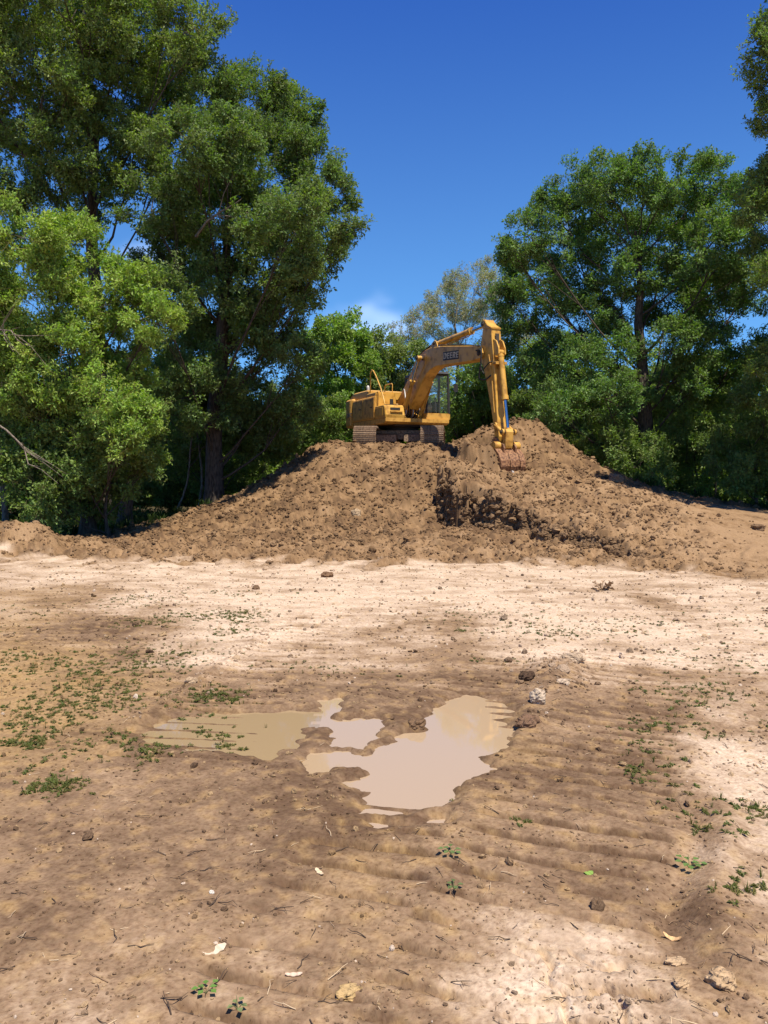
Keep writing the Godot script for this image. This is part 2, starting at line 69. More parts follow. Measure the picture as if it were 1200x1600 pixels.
# ---------------------------------------------------------------- mesh helpers
class Shape:
	var v := PackedVector3Array()
	var n := PackedVector3Array()
	var c := PackedColorArray()
	var xf := Transform3D.IDENTITY
	var tint := Color.WHITE
	var tinted := false

	func tri(a: Vector3, b: Vector3, d: Vector3, na: Vector3, nb: Vector3, nd: Vector3) -> void:
		if (b - a).cross(d - a).dot(na + nb + nd) > 0.0:
			var t := b
			b = d
			d = t
			t = nb
			nb = nd
			nd = t
		v.append(xf * a)
		v.append(xf * b)
		v.append(xf * d)
		n.append((xf.basis * na).normalized())
		n.append((xf.basis * nb).normalized())
		n.append((xf.basis * nd).normalized())
		if tinted:
			c.append(tint)
			c.append(tint)
			c.append(tint)

	func face(a: Vector3, b: Vector3, d: Vector3, out: Vector3) -> void:
		var m := (b - a).cross(d - a).normalized()
		if m.dot(out) < 0.0:
			m = -m
		tri(a, b, d, m, m, m)

	func quad(a: Vector3, b: Vector3, d: Vector3, e: Vector3, out: Vector3) -> void:
		face(a, b, d, out)
		face(a, d, e, out)

	# a polygon in the xy plane drawn out along z, its rims chamfered
	func extrude(poly: Array, z0: float, z1: float, bev := 0.0, soft := false) -> void:
		var p := PackedVector2Array()
		for q in poly:
			p.append(Vector2(q[0], q[1]))
		var area := 0.0
		for i in p.size():
			area += p[i].cross(p[(i + 1) % p.size()])
		if area < 0.0:
			p.reverse()
		var m := p.size()
		var edge: Array[Vector2] = []
		for i in m:
			var e := (p[(i + 1) % m] - p[i]).normalized()
			edge.append(Vector2(e.y, -e.x))
		var inner := PackedVector2Array()
		var corner: Array[Vector2] = []
		for i in m:
			var e0 := edge[(i + m - 1) % m]
			var e1 := edge[i]
			var s := e0 + e1
			var k := s / maxf(0.35, 1.0 + e0.dot(e1))
			inner.append(p[i] - k * bev)
			corner.append(s.normalized())
		for i in m:
			var j := (i + 1) % m
			var o := Vector3(edge[i].x, edge[i].y, 0)
			var a := Vector3(p[i].x, p[i].y, z0 + bev)
			var b := Vector3(p[j].x, p[j].y, z0 + bev)
			var d := Vector3(p[j].x, p[j].y, z1 - bev)
			var e := Vector3(p[i].x, p[i].y, z1 - bev)
			if soft:
				var oa := Vector3(corner[i].x, corner[i].y, 0)
				var ob := Vector3(corner[j].x, corner[j].y, 0)
				tri(a, b, d, oa, ob, ob)
				tri(a, d, e, oa, ob, oa)
			else:
				quad(a, b, d, e, o)
			if bev > 0.0:
				quad(a, b, Vector3(inner[j].x, inner[j].y, z0), Vector3(inner[i].x, inner[i].y, z0), o - Vector3(0, 0, 1))
				quad(e, d, Vector3(inner[j].x, inner[j].y, z1), Vector3(inner[i].x, inner[i].y, z1), o + Vector3(0, 0, 1))
		var ids := Geometry2D.triangulate_polygon(inner)
		for i in range(0, ids.size(), 3):
			var a := inner[ids[i]]
			var b := inner[ids[i + 1]]
			var d := inner[ids[i + 2]]
			face(Vector3(a.x, a.y, z0), Vector3(b.x, b.y, z0), Vector3(d.x, d.y, z0), Vector3(0, 0, -1))
			face(Vector3(a.x, a.y, z1), Vector3(b.x, b.y, z1), Vector3(d.x, d.y, z1), Vector3(0, 0, 1))

	func box(lo: Vector3, hi: Vector3, bev := 0.01) -> void:
		extrude([[lo.x, lo.y], [hi.x, lo.y], [hi.x, hi.y], [lo.x, hi.y]], lo.z, hi.z, minf(bev, (hi - lo).abs()[(hi - lo).abs().min_axis_index()] * 0.4))

	func tube(path: Array, radii: Array, sides := 8, cap := true) -> void:
		var m := path.size()
		var rings := []
		var side := Vector3.ZERO
		for i in m:
			var t: Vector3 = (path[mini(i + 1, m - 1)] - path[maxi(i - 1, 0)]).normalized()
			if side == Vector3.ZERO:
				side = t.cross(Vector3.UP if absf(t.y) < 0.9 else Vector3.RIGHT).normalized()
			else:
				side = (side - t * side.dot(t)).normalized()
			var up := t.cross(side)
			var ring := []
			for k in sides:
				var a := TAU * k / sides
				ring.append(side * cos(a) + up * sin(a))
			rings.append(ring)
		for i in m - 1:
			for k in sides:
				var l := (k + 1) % sides
				var n0: Vector3 = rings[i][k]
				var n1: Vector3 = rings[i][l]
				var n2: Vector3 = rings[i + 1][l]
				var n3: Vector3 = rings[i + 1][k]
				var a: Vector3 = path[i] + n0 * radii[i]
				var b: Vector3 = path[i] + n1 * radii[i]
				var d: Vector3 = path[i + 1] + n2 * radii[i + 1]
				var e: Vector3 = path[i + 1] + n3 * radii[i + 1]
				tri(a, b, d, n0, n1, n2)
				tri(a, d, e, n0, n2, n3)
		if cap:
			for i in [0, m - 1]:
				var out: Vector3 = (path[0] - path[1]) if i == 0 else (path[m - 1] - path[m - 2])
				for k in sides:
					face(path[i], path[i] + rings[i][k] * radii[i], path[i] + rings[i][(k + 1) % sides] * radii[i], out)

	func rod(a: Vector3, b: Vector3, r: float, sides := 12) -> void:
		tube([a, b], [r, r], sides)

	func made() -> ArrayMesh:
		var arrays := []
		arrays.resize(Mesh.ARRAY_MAX)
		arrays[Mesh.ARRAY_VERTEX] = v
		arrays[Mesh.ARRAY_NORMAL] = n
		if tinted:
			arrays[Mesh.ARRAY_COLOR] = c
		var m := ArrayMesh.new()
		m.add_surface_from_arrays(Mesh.PRIMITIVE_TRIANGLES, arrays)
		return m


func numbered(called: String) -> String:
	taken[called] = taken.get(called, -1) + 1
	return called if taken[called] == 0 else "%s_%03d" % [called, taken[called]]


func tag(o: Node3D, label: String, category := "", group := "", kind := "") -> void:
	if label:
		o.set_meta("label", label)
	if category:
		o.set_meta("category", category)
	if group:
		o.set_meta("group", group)
	if kind:
		o.set_meta("kind", kind)


func thing(called: String, label: String, category: String, where := Vector3.ZERO, turn := 0.0, group := "") -> Node3D:
	var o := Node3D.new()
	o.name = numbered(called)
	add_child(o)
	o.position = where
	o.rotation.y = turn
	tag(o, label, category, group)
	return o


func part(called: String, mesh: Mesh, material: Material, parent: Node3D) -> MeshInstance3D:
	var o := MeshInstance3D.new()
	o.name = called if parent != self else numbered(called)
	o.mesh = mesh
	o.material_override = material
	parent.add_child(o, true)
	return o


func many(called: String, mesh: Mesh, material: Material, where: Array, tints: Array, parent: Node3D) -> MultiMeshInstance3D:
	var mm := MultiMesh.new()
	mm.transform_format = MultiMesh.TRANSFORM_3D
	mm.use_colors = tints.size() > 0
	mm.mesh = mesh
	mm.instance_count = where.size()
	for i in where.size():
		mm.set_instance_transform(i, where[i])
		if tints.size() > 0:
			mm.set_instance_color(i, tints[i])
	var o := MultiMeshInstance3D.new()
	o.name = called if parent != self else numbered(called)
	o.multimesh = mm
	o.material_override = material
	parent.add_child(o, true)
	return o


# ---------------------------------------------------------------- materials
func noise_of(kind: int, freq: float, seed_: int, octaves := 4) -> FastNoiseLite:
	var f := FastNoiseLite.new()
	f.noise_type = kind
	f.frequency = freq
	f.seed = seed_
	f.fractal_type = FastNoiseLite.FRACTAL_FBM if octaves > 1 else FastNoiseLite.FRACTAL_NONE
	f.fractal_octaves = octaves
	return f


func noise_texture(f: FastNoiseLite, size: int, stops: Array) -> NoiseTexture2D:
	var t := NoiseTexture2D.new()
	t.width = size
	t.height = size
	t.seamless = true
	t.seamless_blend_skirt = 0.15
	t.noise = f
	t.normalize = true
	if stops.size() > 0:
		var g := Gradient.new()
		var offs := PackedFloat32Array()
		var cols := PackedColorArray()
		for s in stops:
			offs.append(s[0])
			cols.append(s[1])
		g.offsets = offs
		g.colors = cols
		t.color_ramp = g
	return t


func lin(r: float, g: float, b: float) -> Color:
	return Color(r, g, b).linear_to_srgb()


func plain(called: String, color: Color, rough := 0.8, metal := 0.0) -> StandardMaterial3D:
	var m := StandardMaterial3D.new()
	m.resource_name = called
	m.albedo_color = color
	m.roughness = rough
	m.metallic = metal
	return m


func triplanar(m: StandardMaterial3D, scale_: float, world := true) -> void:
	m.uv1_triplanar = true
	m.uv1_world_triplanar = world
	m.uv1_scale = Vector3.ONE * scale_
	m.uv1_triplanar_sharpness = 9.0


func make_materials() -> void:
	var soil := plain("soil", Color.WHITE, 0.92)
	soil.vertex_color_use_as_albedo = true
	triplanar(soil, 0.9)
	soil.albedo_texture = noise_texture(noise_of(FastNoiseLite.TYPE_SIMPLEX_SMOOTH, 0.035, 5, 6), 1024, [[0.0, Color(0.62, 0.58, 0.54)], [0.25, Color(0.87, 0.85, 0.83)], [0.5, Color(0.94, 0.93, 0.92)], [0.75, Color(0.98, 0.98, 0.97)], [1.0, Color(1, 1, 1)]])
	soil.heightmap_enabled = true
	soil.heightmap_texture = noise_texture(noise_of(FastNoiseLite.TYPE_SIMPLEX_SMOOTH, 0.055, 8, 5), 1024, [])
	soil.heightmap_scale = 0.32
	soil.metallic_specular = 0.25
	M.soil = soil
	var clod := plain("clod", Color.WHITE, 0.95)
	clod.vertex_color_use_as_albedo = true
	triplanar(clod, 2.0, false)
	clod.albedo_texture = noise_texture(noise_of(FastNoiseLite.TYPE_SIMPLEX_SMOOTH, 0.03, 15, 4), 256, [[0.0, Color(0.72, 0.7, 0.68)], [0.5, Color(0.9, 0.89, 0.88)], [1.0, Color(1, 1, 1)]])
	clod.heightmap_enabled = true
	clod.heightmap_texture = noise_texture(noise_of(FastNoiseLite.TYPE_SIMPLEX_SMOOTH, 0.05, 18, 5), 256, [])
	clod.heightmap_scale = 2.0
	clod.metallic_specular = 0.2
	M.clod = clod
	var crumb := clod.duplicate()
	crumb.resource_name = "crumb"
	crumb.heightmap_enabled = false
	crumb.uv1_scale = Vector3.ONE * 0.4
	M.crumb = crumb
	var water := plain("muddy_water", lin(0.4, 0.295, 0.185), 0.03)
	water.metallic_specular = 0.5
	M.water = water
	var water2 := plain("shallow_muddy_water", lin(0.32, 0.235, 0.13), 0.03)
	M.water_shallow = water2
	var bark := plain("bark", lin(0.13, 0.105, 0.08), 0.9)
	triplanar(bark, 1.0, false)
	bark.uv1_scale = Vector3(3, 0.7, 3)
	bark.albedo_texture = noise_texture(noise_of(FastNoiseLite.TYPE_SIMPLEX_SMOOTH, 0.02, 31, 5), 256, [[0.0, Color(0.45, 0.42, 0.4)], [0.5, Color(0.8, 0.78, 0.76)], [1.0, Color(1, 1, 1)]])
	bark.heightmap_enabled = true
	bark.heightmap_texture = bark.albedo_texture
	bark.heightmap_scale = 2.0
	M.bark = bark
	var pale := bark.duplicate()
	pale.resource_name = "pale_bark"
	pale.albedo_color = lin(0.3, 0.26, 0.21)
	M.pale_bark = pale
	var leaf := plain("leaf", Color.WHITE, 0.5)
	leaf.vertex_color_use_as_albedo = true
	leaf.backlight_enabled = true
	leaf.backlight = Color(0.88, 0.95, 0.4)
	leaf.metallic_specular = 0.35
	M.leaf = leaf
	var straw := plain("straw", Color.WHITE, 0.85)
	straw.vertex_color_use_as_albedo = true
	M.straw = straw
	var paint := plain("yellow_paint", lin(0.64, 0.37, 0.07), 0.5)
	triplanar(paint, 0.3, false)
	paint.albedo_texture = noise_texture(noise_of(FastNoiseLite.TYPE_SIMPLEX_SMOOTH, 0.018, 41, 6), 512, [[0.0, Color(0.66, 0.62, 0.58)], [0.3, Color(0.84, 0.81, 0.78)], [0.45, Color(0.95, 0.94, 0.92)], [1.0, Color(1, 1, 1)]])
	paint.roughness_texture = noise_texture(noise_of(FastNoiseLite.TYPE_SIMPLEX_SMOOTH, 0.02, 44, 5), 256, [[0.0, Color(0.7, 0.7, 0.7)], [1.0, Color(1, 1, 1)]])
	M.paint = paint
	var worn := plain("worn_yellow_paint", lin(0.64, 0.37, 0.075), 0.55)
	triplanar(worn, 0.35, false)
	worn.albedo_texture = noise_texture(noise_of(FastNoiseLite.TYPE_SIMPLEX_SMOOTH, 0.02, 47, 6), 512, [[0.0, Color(0.6, 0.55, 0.5)], [0.3, Color(0.84, 0.8, 0.76)], [0.5, Color(0.95, 0.93, 0.91)], [1.0, Color(1, 1, 1)]])
	M.worn = worn
	var rust := plain("rusty_steel", lin(0.31, 0.175, 0.09), 0.65, 0.0)
	triplanar(rust, 1.2, false)
	rust.albedo_texture = noise_texture(noise_of(FastNoiseLite.TYPE_SIMPLEX_SMOOTH, 0.02, 51, 6), 512, [[0.0, Color(0.4, 0.35, 0.33)], [0.45, Color(0.8, 0.72, 0.68)], [0.6, Color(0.95, 0.9, 0.85)], [1.0, Color(1, 1, 0.95)]])
	M.rust = rust
	var mud_steel := plain("muddy_steel", lin(0.4, 0.295, 0.2), 0.75, 0.0)
	triplanar(mud_steel, 1.6, false)
	mud_steel.albedo_texture = noise_texture(noise_of(FastNoiseLite.TYPE_SIMPLEX_SMOOTH, 0.03, 54, 6), 256, [[0.0, Color(0.4, 0.38, 0.36)], [0.5, Color(0.85, 0.82, 0.8)], [1.0, Color(1, 1, 1)]])
	M.mud_steel = mud_steel
	M.steel_wet = plain("worn_steel", lin(0.34, 0.3, 0.27), 0.4, 0.6)
	M.black = plain("black_paint", lin(0.022, 0.022, 0.024), 0.55)
	M.rubber = plain("black_rubber", lin(0.02, 0.02, 0.02), 0.75)
	M.grime = plain("grimy_dark_steel", lin(0.055, 0.045, 0.036), 0.85)
	M.chrome = plain("chrome_rod", lin(0.62, 0.64, 0.7), 0.16, 1.0)
	M.tooth = plain("polished_tooth", lin(0.6, 0.57, 0.52), 0.35, 0.7)
	M.decal_black = plain("black_decal", lin(0.03, 0.028, 0.03), 0.6)
	M.decal_letter = plain("decal_lettering", lin(0.5, 0.46, 0.36), 0.6)
	M.decal_grey = plain("faded_lettering", lin(0.2, 0.18, 0.15), 0.7)
	M.dead = plain("dead_stalks", lin(0.3, 0.2, 0.12), 0.9)
	M.seat = plain("seat_cloth", lin(0.2, 0.2, 0.19), 0.9)
	M.amber = plain("amber_lens", lin(0.5, 0.18, 0.02), 0.3)
	M.exhaust = plain("grey_pipe", lin(0.42, 0.42, 0.42), 0.5, 0.3)
	var glass := plain("cab_glass", Color(0.5, 0.55, 0.52, 0.05), 0.03)
	glass.metallic_specular = 0.3
	glass.transparency = BaseMaterial3D.TRANSPARENCY_ALPHA
	M.glass = glass


# ---------------------------------------------------------------- the lie of the land
func solve(pts: Array) -> PackedFloat64Array:
	var m := pts.size()
	var a := []
	for i in m:
		var row := PackedFloat64Array()
		row.resize(m + 2)
		for j in m:
			row[j] = kernel(pts[i][0] - pts[j][0], pts[i][2] - pts[j][2])
		row[i] += 0.02
		row[m] = 1.0
		row[m + 1] = pts[i][1]
		a.append(row)
	var last := PackedFloat64Array()
	last.resize(m + 2)
	for j in m:
		last[j] = 1.0
	a.append(last)
	var size := m + 1
	for k in size:
		var best := k
		for i in range(k, size):
			if absf(a[i][k]) > absf(a[best][k]):
				best = i
		var t = a[k]
		a[k] = a[best]
		a[best] = t
		for i in range(k + 1, size):
			var q: float = a[i][k] / a[k][k]
			if q != 0.0:
				for j in range(k, size + 1):
					a[i][j] -= q * a[k][j]
	var x := PackedFloat64Array()
	x.resize(size)
	for k in range(size - 1, -1, -1):
		var s: float = a[k][size]
		for j in range(k + 1, size):
			s -= a[k][j] * x[j]
		x[k] = s / a[k][k]
	return x


func kernel(dx: float, dz: float) -> float:
	return -sqrt(dx * dx + dz * dz + 0.25)


func fill_grid(pts: Array) -> PackedFloat32Array:
	var w := solve(pts)
	var m := pts.size()
	var px := PackedFloat64Array()
	var pz := PackedFloat64Array()
	for p in pts:
		px.append(p[0])
		pz.append(p[2])
	var g := PackedFloat32Array()
	g.resize(GNX * GNZ)
	for j in GNZ:
		var z := GZ + j * GS
		for i in GNX:
			var x := GX + i * GS
			var s := w[m]
			for k in m:
				var dx := x - px[k]
				var dz := z - pz[k]
				s -= w[k] * sqrt(dx * dx + dz * dz + 0.25)
			g[j * GNX + i] = s
	return g


func sampled(g: PackedFloat32Array, x: float, z: float, ox: float, oz: float, step: float, nx: int, nz: int) -> float:
	var u := clampf((x - ox) / step, 0.0, nx - 1.001)
	var t := clampf((z - oz) / step, 0.0, nz - 1.001)
	var i := int(u)
	var j := int(t)
	u -= i
	t -= j
	var k := j * nx + i
	return lerpf(lerpf(g[k], g[k + 1], u), lerpf(g[k + nx], g[k + nx + 1], u), t)


func fill_soil() -> void:
	soil_dry.resize(SNX * SNZ)
	soil_ochre.resize(SNX * SNZ)
	var m := SOIL_POINTS.size()
	var px := PackedFloat32Array()
	var pz := PackedFloat32Array()
	var ax := PackedFloat32Array()
	var az := PackedFloat32Array()
	var dr := PackedFloat32Array()
	var oc := PackedFloat32Array()
	for p in SOIL_POINTS:
		px.append(p[0])
		pz.append(p[1])
		ax.append(1.0 / pow(0.065 * -p[1], 2.0))
		az.append(1.0 / pow(0.11 * -p[1], 2.0))
		dr.append(p[2])
		oc.append(p[3])
	for j in SNZ:
		var z := SZ + j * SS
		for i in SNX:
			var x := SX + i * SS
			var sw := 0.0
			var sd := 0.0
			var so := 0.0
			for k in m:
				var dx := x - px[k]
				var dz := z - pz[k]
				var q := 1.0 / (dx * dx * ax[k] + dz * dz * az[k] + 0.12)
				q = q * q
				sw += q
				sd += q * dr[k]
				so += q * oc[k]
			soil_dry[j * SNX + i] = sd / sw
			soil_ochre[j * SNX + i] = so / sw


func bank_side(x: float, z: float) -> float:
	var best := 1e9
	var sign_ := 1.0
	for i in BANK.size() - 1:
		var ax: float = BANK[i][0]
		var az: float = BANK[i][1]
		var ex: float = BANK[i + 1][0] - ax
		var ez: float = BANK[i + 1][1] - az
		var t := clampf(((x - ax) * ex + (z - az) * ez) / (ex * ex + ez * ez), 0.0, 1.0)
		var dx := x - ax - ex * t
		var dz := z - az - ez * t
		var d := dx * dx + dz * dz
		if d < best:
			best = d
			sign_ = 1.0 if ex * (z - az) - ez * (x - ax) < 0.0 else -1.0
	return sqrt(best) * sign_


func pool_distance(poly: Array, x: float, z: float) -> float:
	var best := 1e9
	var inside := false
	var m := poly.size()
	for i in m:
		var ax: float = poly[i][0]
		var az: float = poly[i][1]
		var bx: float = poly[(i + 1) % m][0]
		var bz: float = poly[(i + 1) % m][1]
		var ex := bx - ax
		var ez := bz - az
		var t := clampf(((x - ax) * ex + (z - az) * ez) / (ex * ex + ez * ez), 0.0, 1.0)
		var dx := x - ax - ex * t
		var dz := z - az - ez * t
		best = minf(best, dx * dx + dz * dz)
		if (az > z) != (bz > z) and x < ex * (z - az) / ez + ax:
			inside = not inside
	return -sqrt(best) if inside else sqrt(best)


func pools(x: float, z: float) -> Vector2:  # distance to the deep pool and to the shallow one, negative inside
	if x < -2.1 or x > 1.3 or z < -6.3 or z > -3.3:
		return Vector2(1, 1)
	var wx := x + 0.07 * n_mid.get_noise_2d(x * 2.2, z * 2.2) + 0.03 * n_fine.get_noise_2d(x, z)
	var wz := z + 0.06 * n_mid.get_noise_2d(x * 2.2 + 40.0, z * 2.2)
	var d := pool_distance(POOL_DEEP, wx, wz)
	d = minf(d, pool_distance(POOL_LOBE, wx, wz))
	d = minf(d, pool_distance(POOL_BRANCH, wx, wz))
	d = minf(d, pool_distance(POOL_STRIP, wx, wz) + 0.02)
	return Vector2(d, pool_distance(POOL_SHALLOW, wx, wz))


func lumpiness(x: float, z: float, whole := false) -> float:
	if z > -11.5 or z < -43.0:
		return 0.0
	var toe := 14.6 - clampf((x - 3.4) * 0.75, 0.0, 2.4) + clampf((-5.0 - x) * 0.5, 0.0, 1.0)
	var m := smoothstep(toe - 0.5, toe + 0.9, -z + 1.3 * n_broad.get_noise_2d(x * 3.0, z * 3.0))
	m *= smoothstep(-13.0, -9.0, x + 0.15 * (z + 18.0) + n_broad.get_noise_2d(x * 2.0, z * 2.0)) * smoothstep(16.0, 12.0, x)
	if not whole and x > 4.5 and z > -25.0:
		m *= 1.0 - 0.85 * smoothstep(5.0, 7.5, x + 0.25 * (z + 15.0) + 1.5 * n_broad.get_noise_2d(x * 2.0 + 9.0, z * 2.0))
	return m


func print_relief(x: float, z: float, furrow_tone := false) -> float:  # the height of the caterpillar prints, or how far the clay colour darkens along their furrows
	var h := 0.0
	var wet := 0.0  # strength of the darker bands along the furrow bottoms
	for s in PRINTS:
		var ex: float = s[2] - s[0]
		var ez: float = s[3] - s[1]
		var l := sqrt(ex * ex + ez * ez)
		ex /= l
		ez /= l
		var along: float = (x - s[0]) * ex + (z - s[1]) * ez
		if along < 0.0 or along > l:
			continue
		var across: float = absf((x - s[0]) * -ez + (z - s[1]) * ex)
		if across > s[4] + 0.25:
			continue
		var wear := clampf(0.75 + 1.2 * n_broad.get_noise_2d(x * 3.0 + s[0] * 7.0, z * 3.0), 0.12, 1.0) * smoothstep(0.0, 0.4, along) * smoothstep(0.0, 0.4, l - along)
		var inside := smoothstep(s[4] + 0.05, s[4] - 0.04, across)
		var saw := fposmod((along + 0.025 * n_broad.get_noise_2d(x * 3.0, z * 3.0)) / 0.187, 1.0)
		if furrow_tone:
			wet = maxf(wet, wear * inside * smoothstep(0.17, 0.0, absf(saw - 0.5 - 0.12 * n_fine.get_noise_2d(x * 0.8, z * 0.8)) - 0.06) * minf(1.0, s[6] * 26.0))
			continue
		h += wear * (inside * (s[6] * (0.3 - exp(-pow((saw - 0.5) / 0.09, 2.0))) * 0.8 - s[5] * 0.6) + 0.5 * s[5] * exp(-pow((across - s[4] - 0.08) / 0.07, 2.0)))
	return wet if furrow_tone else h


func ground_height(x: float, z: float) -> float:
	var h := 0.022
	var lump := 0.0
	if z < -11.5:
		lump = lumpiness(x, z)
		if z > GZ and x > GX and x < 24.0:
			var low := sampled(low_grid, x, z, GX, GZ, GS, GNX, GNZ)
			if x > 0.0 and z > -36.0:
				var sd := bank_side(x, z)
				sd += 0.4 * n_mid.get_noise_2d(x * 0.6, z * 0.6) + 0.12 * n_mid.get_noise_2d(x * 2.6, z * 2.6)
				var broken := 0.07 + 0.5 * smoothstep(0.05, 0.4, n_broad.get_noise_2d(x * 3.0 + 17.0, z * 3.0)) + 0.1 * smoothstep(3.3, 4.6, x)
				var soft := broken if z > -22.5 else lerpf(broken, 1.2, clampf((-22.5 - z) / 3.5, 0.0, 1.0))
				var m := smoothstep(-soft, soft, sd)
				if m > 0.0:
					low = lerpf(low, sampled(high_grid, x, z, GX, GZ, GS, GNX, GNZ), m)
			h += low * smoothstep(-11.5, -13.5, z) * smoothstep(-44.0, -40.0, z) * smoothstep(24.0, 18.0, x) * smoothstep(-20.0, -16.0, x)
		h += 0.62 * smoothstep(0.75, 0.42, Vector2((x - 2.85) * 0.9, z + 23.6).length() + 0.2 * n_mid.get_noise_2d(x * 0.8, z * 0.8))
		h += 0.6 * exp(-(pow(x + 8.1, 2.0) / 1.3 + pow(z + 17.3, 2.0) / 0.9))
		var a := maxf(0.0, -n_cell_a.get_noise_2d(x, z))
		var b := maxf(0.0, -n_cell_b.get_noise_2d(x, z))
		var c := maxf(0.0, -n_cell_c.get_noise_2d(x, z))
		var d := n_broad.get_noise_2d(x * 4.0, z * 4.0)
		h += lump * ((0.04 * a * a + 0.075 * b + 0.06 * c) * clampf(0.5 + d * 2.4, 0.12, 1.0) + 0.1 * d - 0.03)
	var calm := 1.0
	if z > -16.0:
		var p := Vector2(1, 1)
		if z > -6.3 and z < -3.3:
			p = pools(x, z)
		var near := minf(p.x, p.y)
		calm = smoothstep(-0.05, 0.35, near)
		var r := 0.03 * n_broad.get_noise_2d(x, z) + 0.009 * n_mid.get_noise_2d(x, z) * (0.35 + 0.65 * calm)
		r += print_relief(x, z) * (0.5 + 0.5 * calm if p.x > p.y else calm)
		r += 0.006 * n_streak.get_noise_2d(x, z * 3.0) * smoothstep(-6.0, -8.0, z)
		h += lerpf(clampf(r, -0.012, 0.02), r, smoothstep(0.1, 0.35, near)) * (1.0 - lump * 0.5)
		if p.x < 0.2:
			# its far right end and its near end are shallow and show the cleat bars
			var shoal := maxf(smoothstep(0.5, 0.78, x) * smoothstep(-4.9, -5.2, z), smoothstep(-3.98, -3.8, z))
			var pressed := exp(-pow((fposmod((-z + 0.3 * x) / 0.15, 1.0) - 0.5) / 0.2, 2.0))
			h = lerpf(h, lerpf(-0.03, -0.013 + 0.02 * pressed, shoal) + 0.006 * n_mid.get_noise_2d(x * 2.0, z * 2.0), smoothstep(0.11, -0.05, p.x))
		if p.y < 0.2:
			# bars of clay pressed up by the cleats stand out of the shallow water
			var along := fposmod((-z - 4.2 + 0.11 * (x + 1.28) + 0.03 * n_broad.get_noise_2d(x * 3.0, z * 3.0)) / 0.15, 1.0)
			var bar := exp(-pow((along - 0.5) / 0.16, 2.0)) * smoothstep(-0.62, -0.95, x + 0.35 * n_broad.get_noise_2d(x * 5.0, z * 5.0 + 8.0))
			h = lerpf(h, -0.014 + 0.019 * bar + 0.005 * n_mid.get_noise_2d(x * 1.4, z * 1.4), smoothstep(0.12, -0.04, p.y))
		# the spoil heap between the puddle and the print on its right
		var k := exp(-(pow((x - 1.42 - 0.35 * (-z - 6.4)) / 0.18, 2.0) + pow((z + 6.4) / 0.6, 2.0)))
		h += k * (0.045 + 0.04 * maxf(0.0, -n_cell_c.get_noise_2d(x * 1.6, z * 1.6)))
		h += 0.05 * exp(-(pow((x - 0.95) / 0.13, 2.0) + pow((z + 5.15) / 0.12, 2.0)))
		h += 0.075 * exp(-(pow((x - 0.2) / 0.09, 2.0) + pow((z + 5.05) / 0.07, 2.0)))
		# a curving rut at the right
		var rx := 1.06 + 0.36 * smoothstep(-2.6, -3.9, z) - 0.05 * sin(z * 4.0)
		h -= 0.03 * exp(-pow((x - rx) / 0.07, 2.0)) * smoothstep(-4.1, -3.7, z) * smoothstep(-2.3, -2.8, z)
		h += 0.016 * exp(-pow((x - rx - 0.16) / 0.06, 2.0)) * smoothstep(-4.1, -3.7, z) * smoothstep(-2.3, -2.8, z)
		# the small ridge of crumbs along the print at far left
		h += 0.03 * exp(-pow((x + 1.6 - 0.13 * (-z - 5.0)) / 0.1, 2.0)) * smoothstep(-4.6, -5.2, z) * smoothstep(-8.5, -7.0, z) * (0.4 + maxf(0.0, -n_cell_c.get_noise_2d(x * 2.0, z * 2.0)))
	var rough := calm if z > -16.0 else 1.0
	if z > -8.0:
		rough *= 1.0 - 0.6 * smoothstep(0.5, 0.2, absf(x + 0.46 - 0.3 * (-z - 2.0)))
	rough *= clampf(0.75 + 0.9 * n_broad.get_noise_2d(x * 4.0 + 33.0, z * 4.0), 0.3, 1.3)
	h += rough * (0.005 * n_fine.get_noise_2d(x, z) + 0.003 * n_tiny.get_noise_2d(x, z))
	if z > -3.2 and z < -1.8 and x > 0.2 and x < 1.7:
		for line in CRACKS:
			for i in line.size() - 1:
				var ax: float = line[i][0]
				var az: float = line[i][1]
				var ex: float = line[i + 1][0] - ax
				var ez: float = line[i + 1][1] - az
				var px := x + 0.012 * n_fine.get_noise_2d(x * 2.0, z * 2.0)
				var t := clampf(((px - ax) * ex + (z - az) * ez) / (ex * ex + ez * ez), 0.0, 1.0)
				var q := Vector2(px - ax - ex * t, z - az - ez * t).length()
				h -= 0.02 * smoothstep(0.015, 0.004, q)
	return h


func mixed(a: Color, b: Color, t: float) -> Color:
	return a.lerp(b, clampf(t, 0.0, 1.0))


const DAMP := Color(0.138, 0.088, 0.054)
const TAN := Color(0.305, 0.211, 0.134)
const PALE := Color(0.63, 0.505, 0.385)
const OCHRE := Color(0.37, 0.245, 0.108)
const MOUND := Color(0.245, 0.156, 0.083)
const MOUND_DAMP := Color(0.14, 0.088, 0.05)
const MOUND_DRY := Color(0.335, 0.225, 0.13)
const LITTER := Color(0.075, 0.062, 0.032)


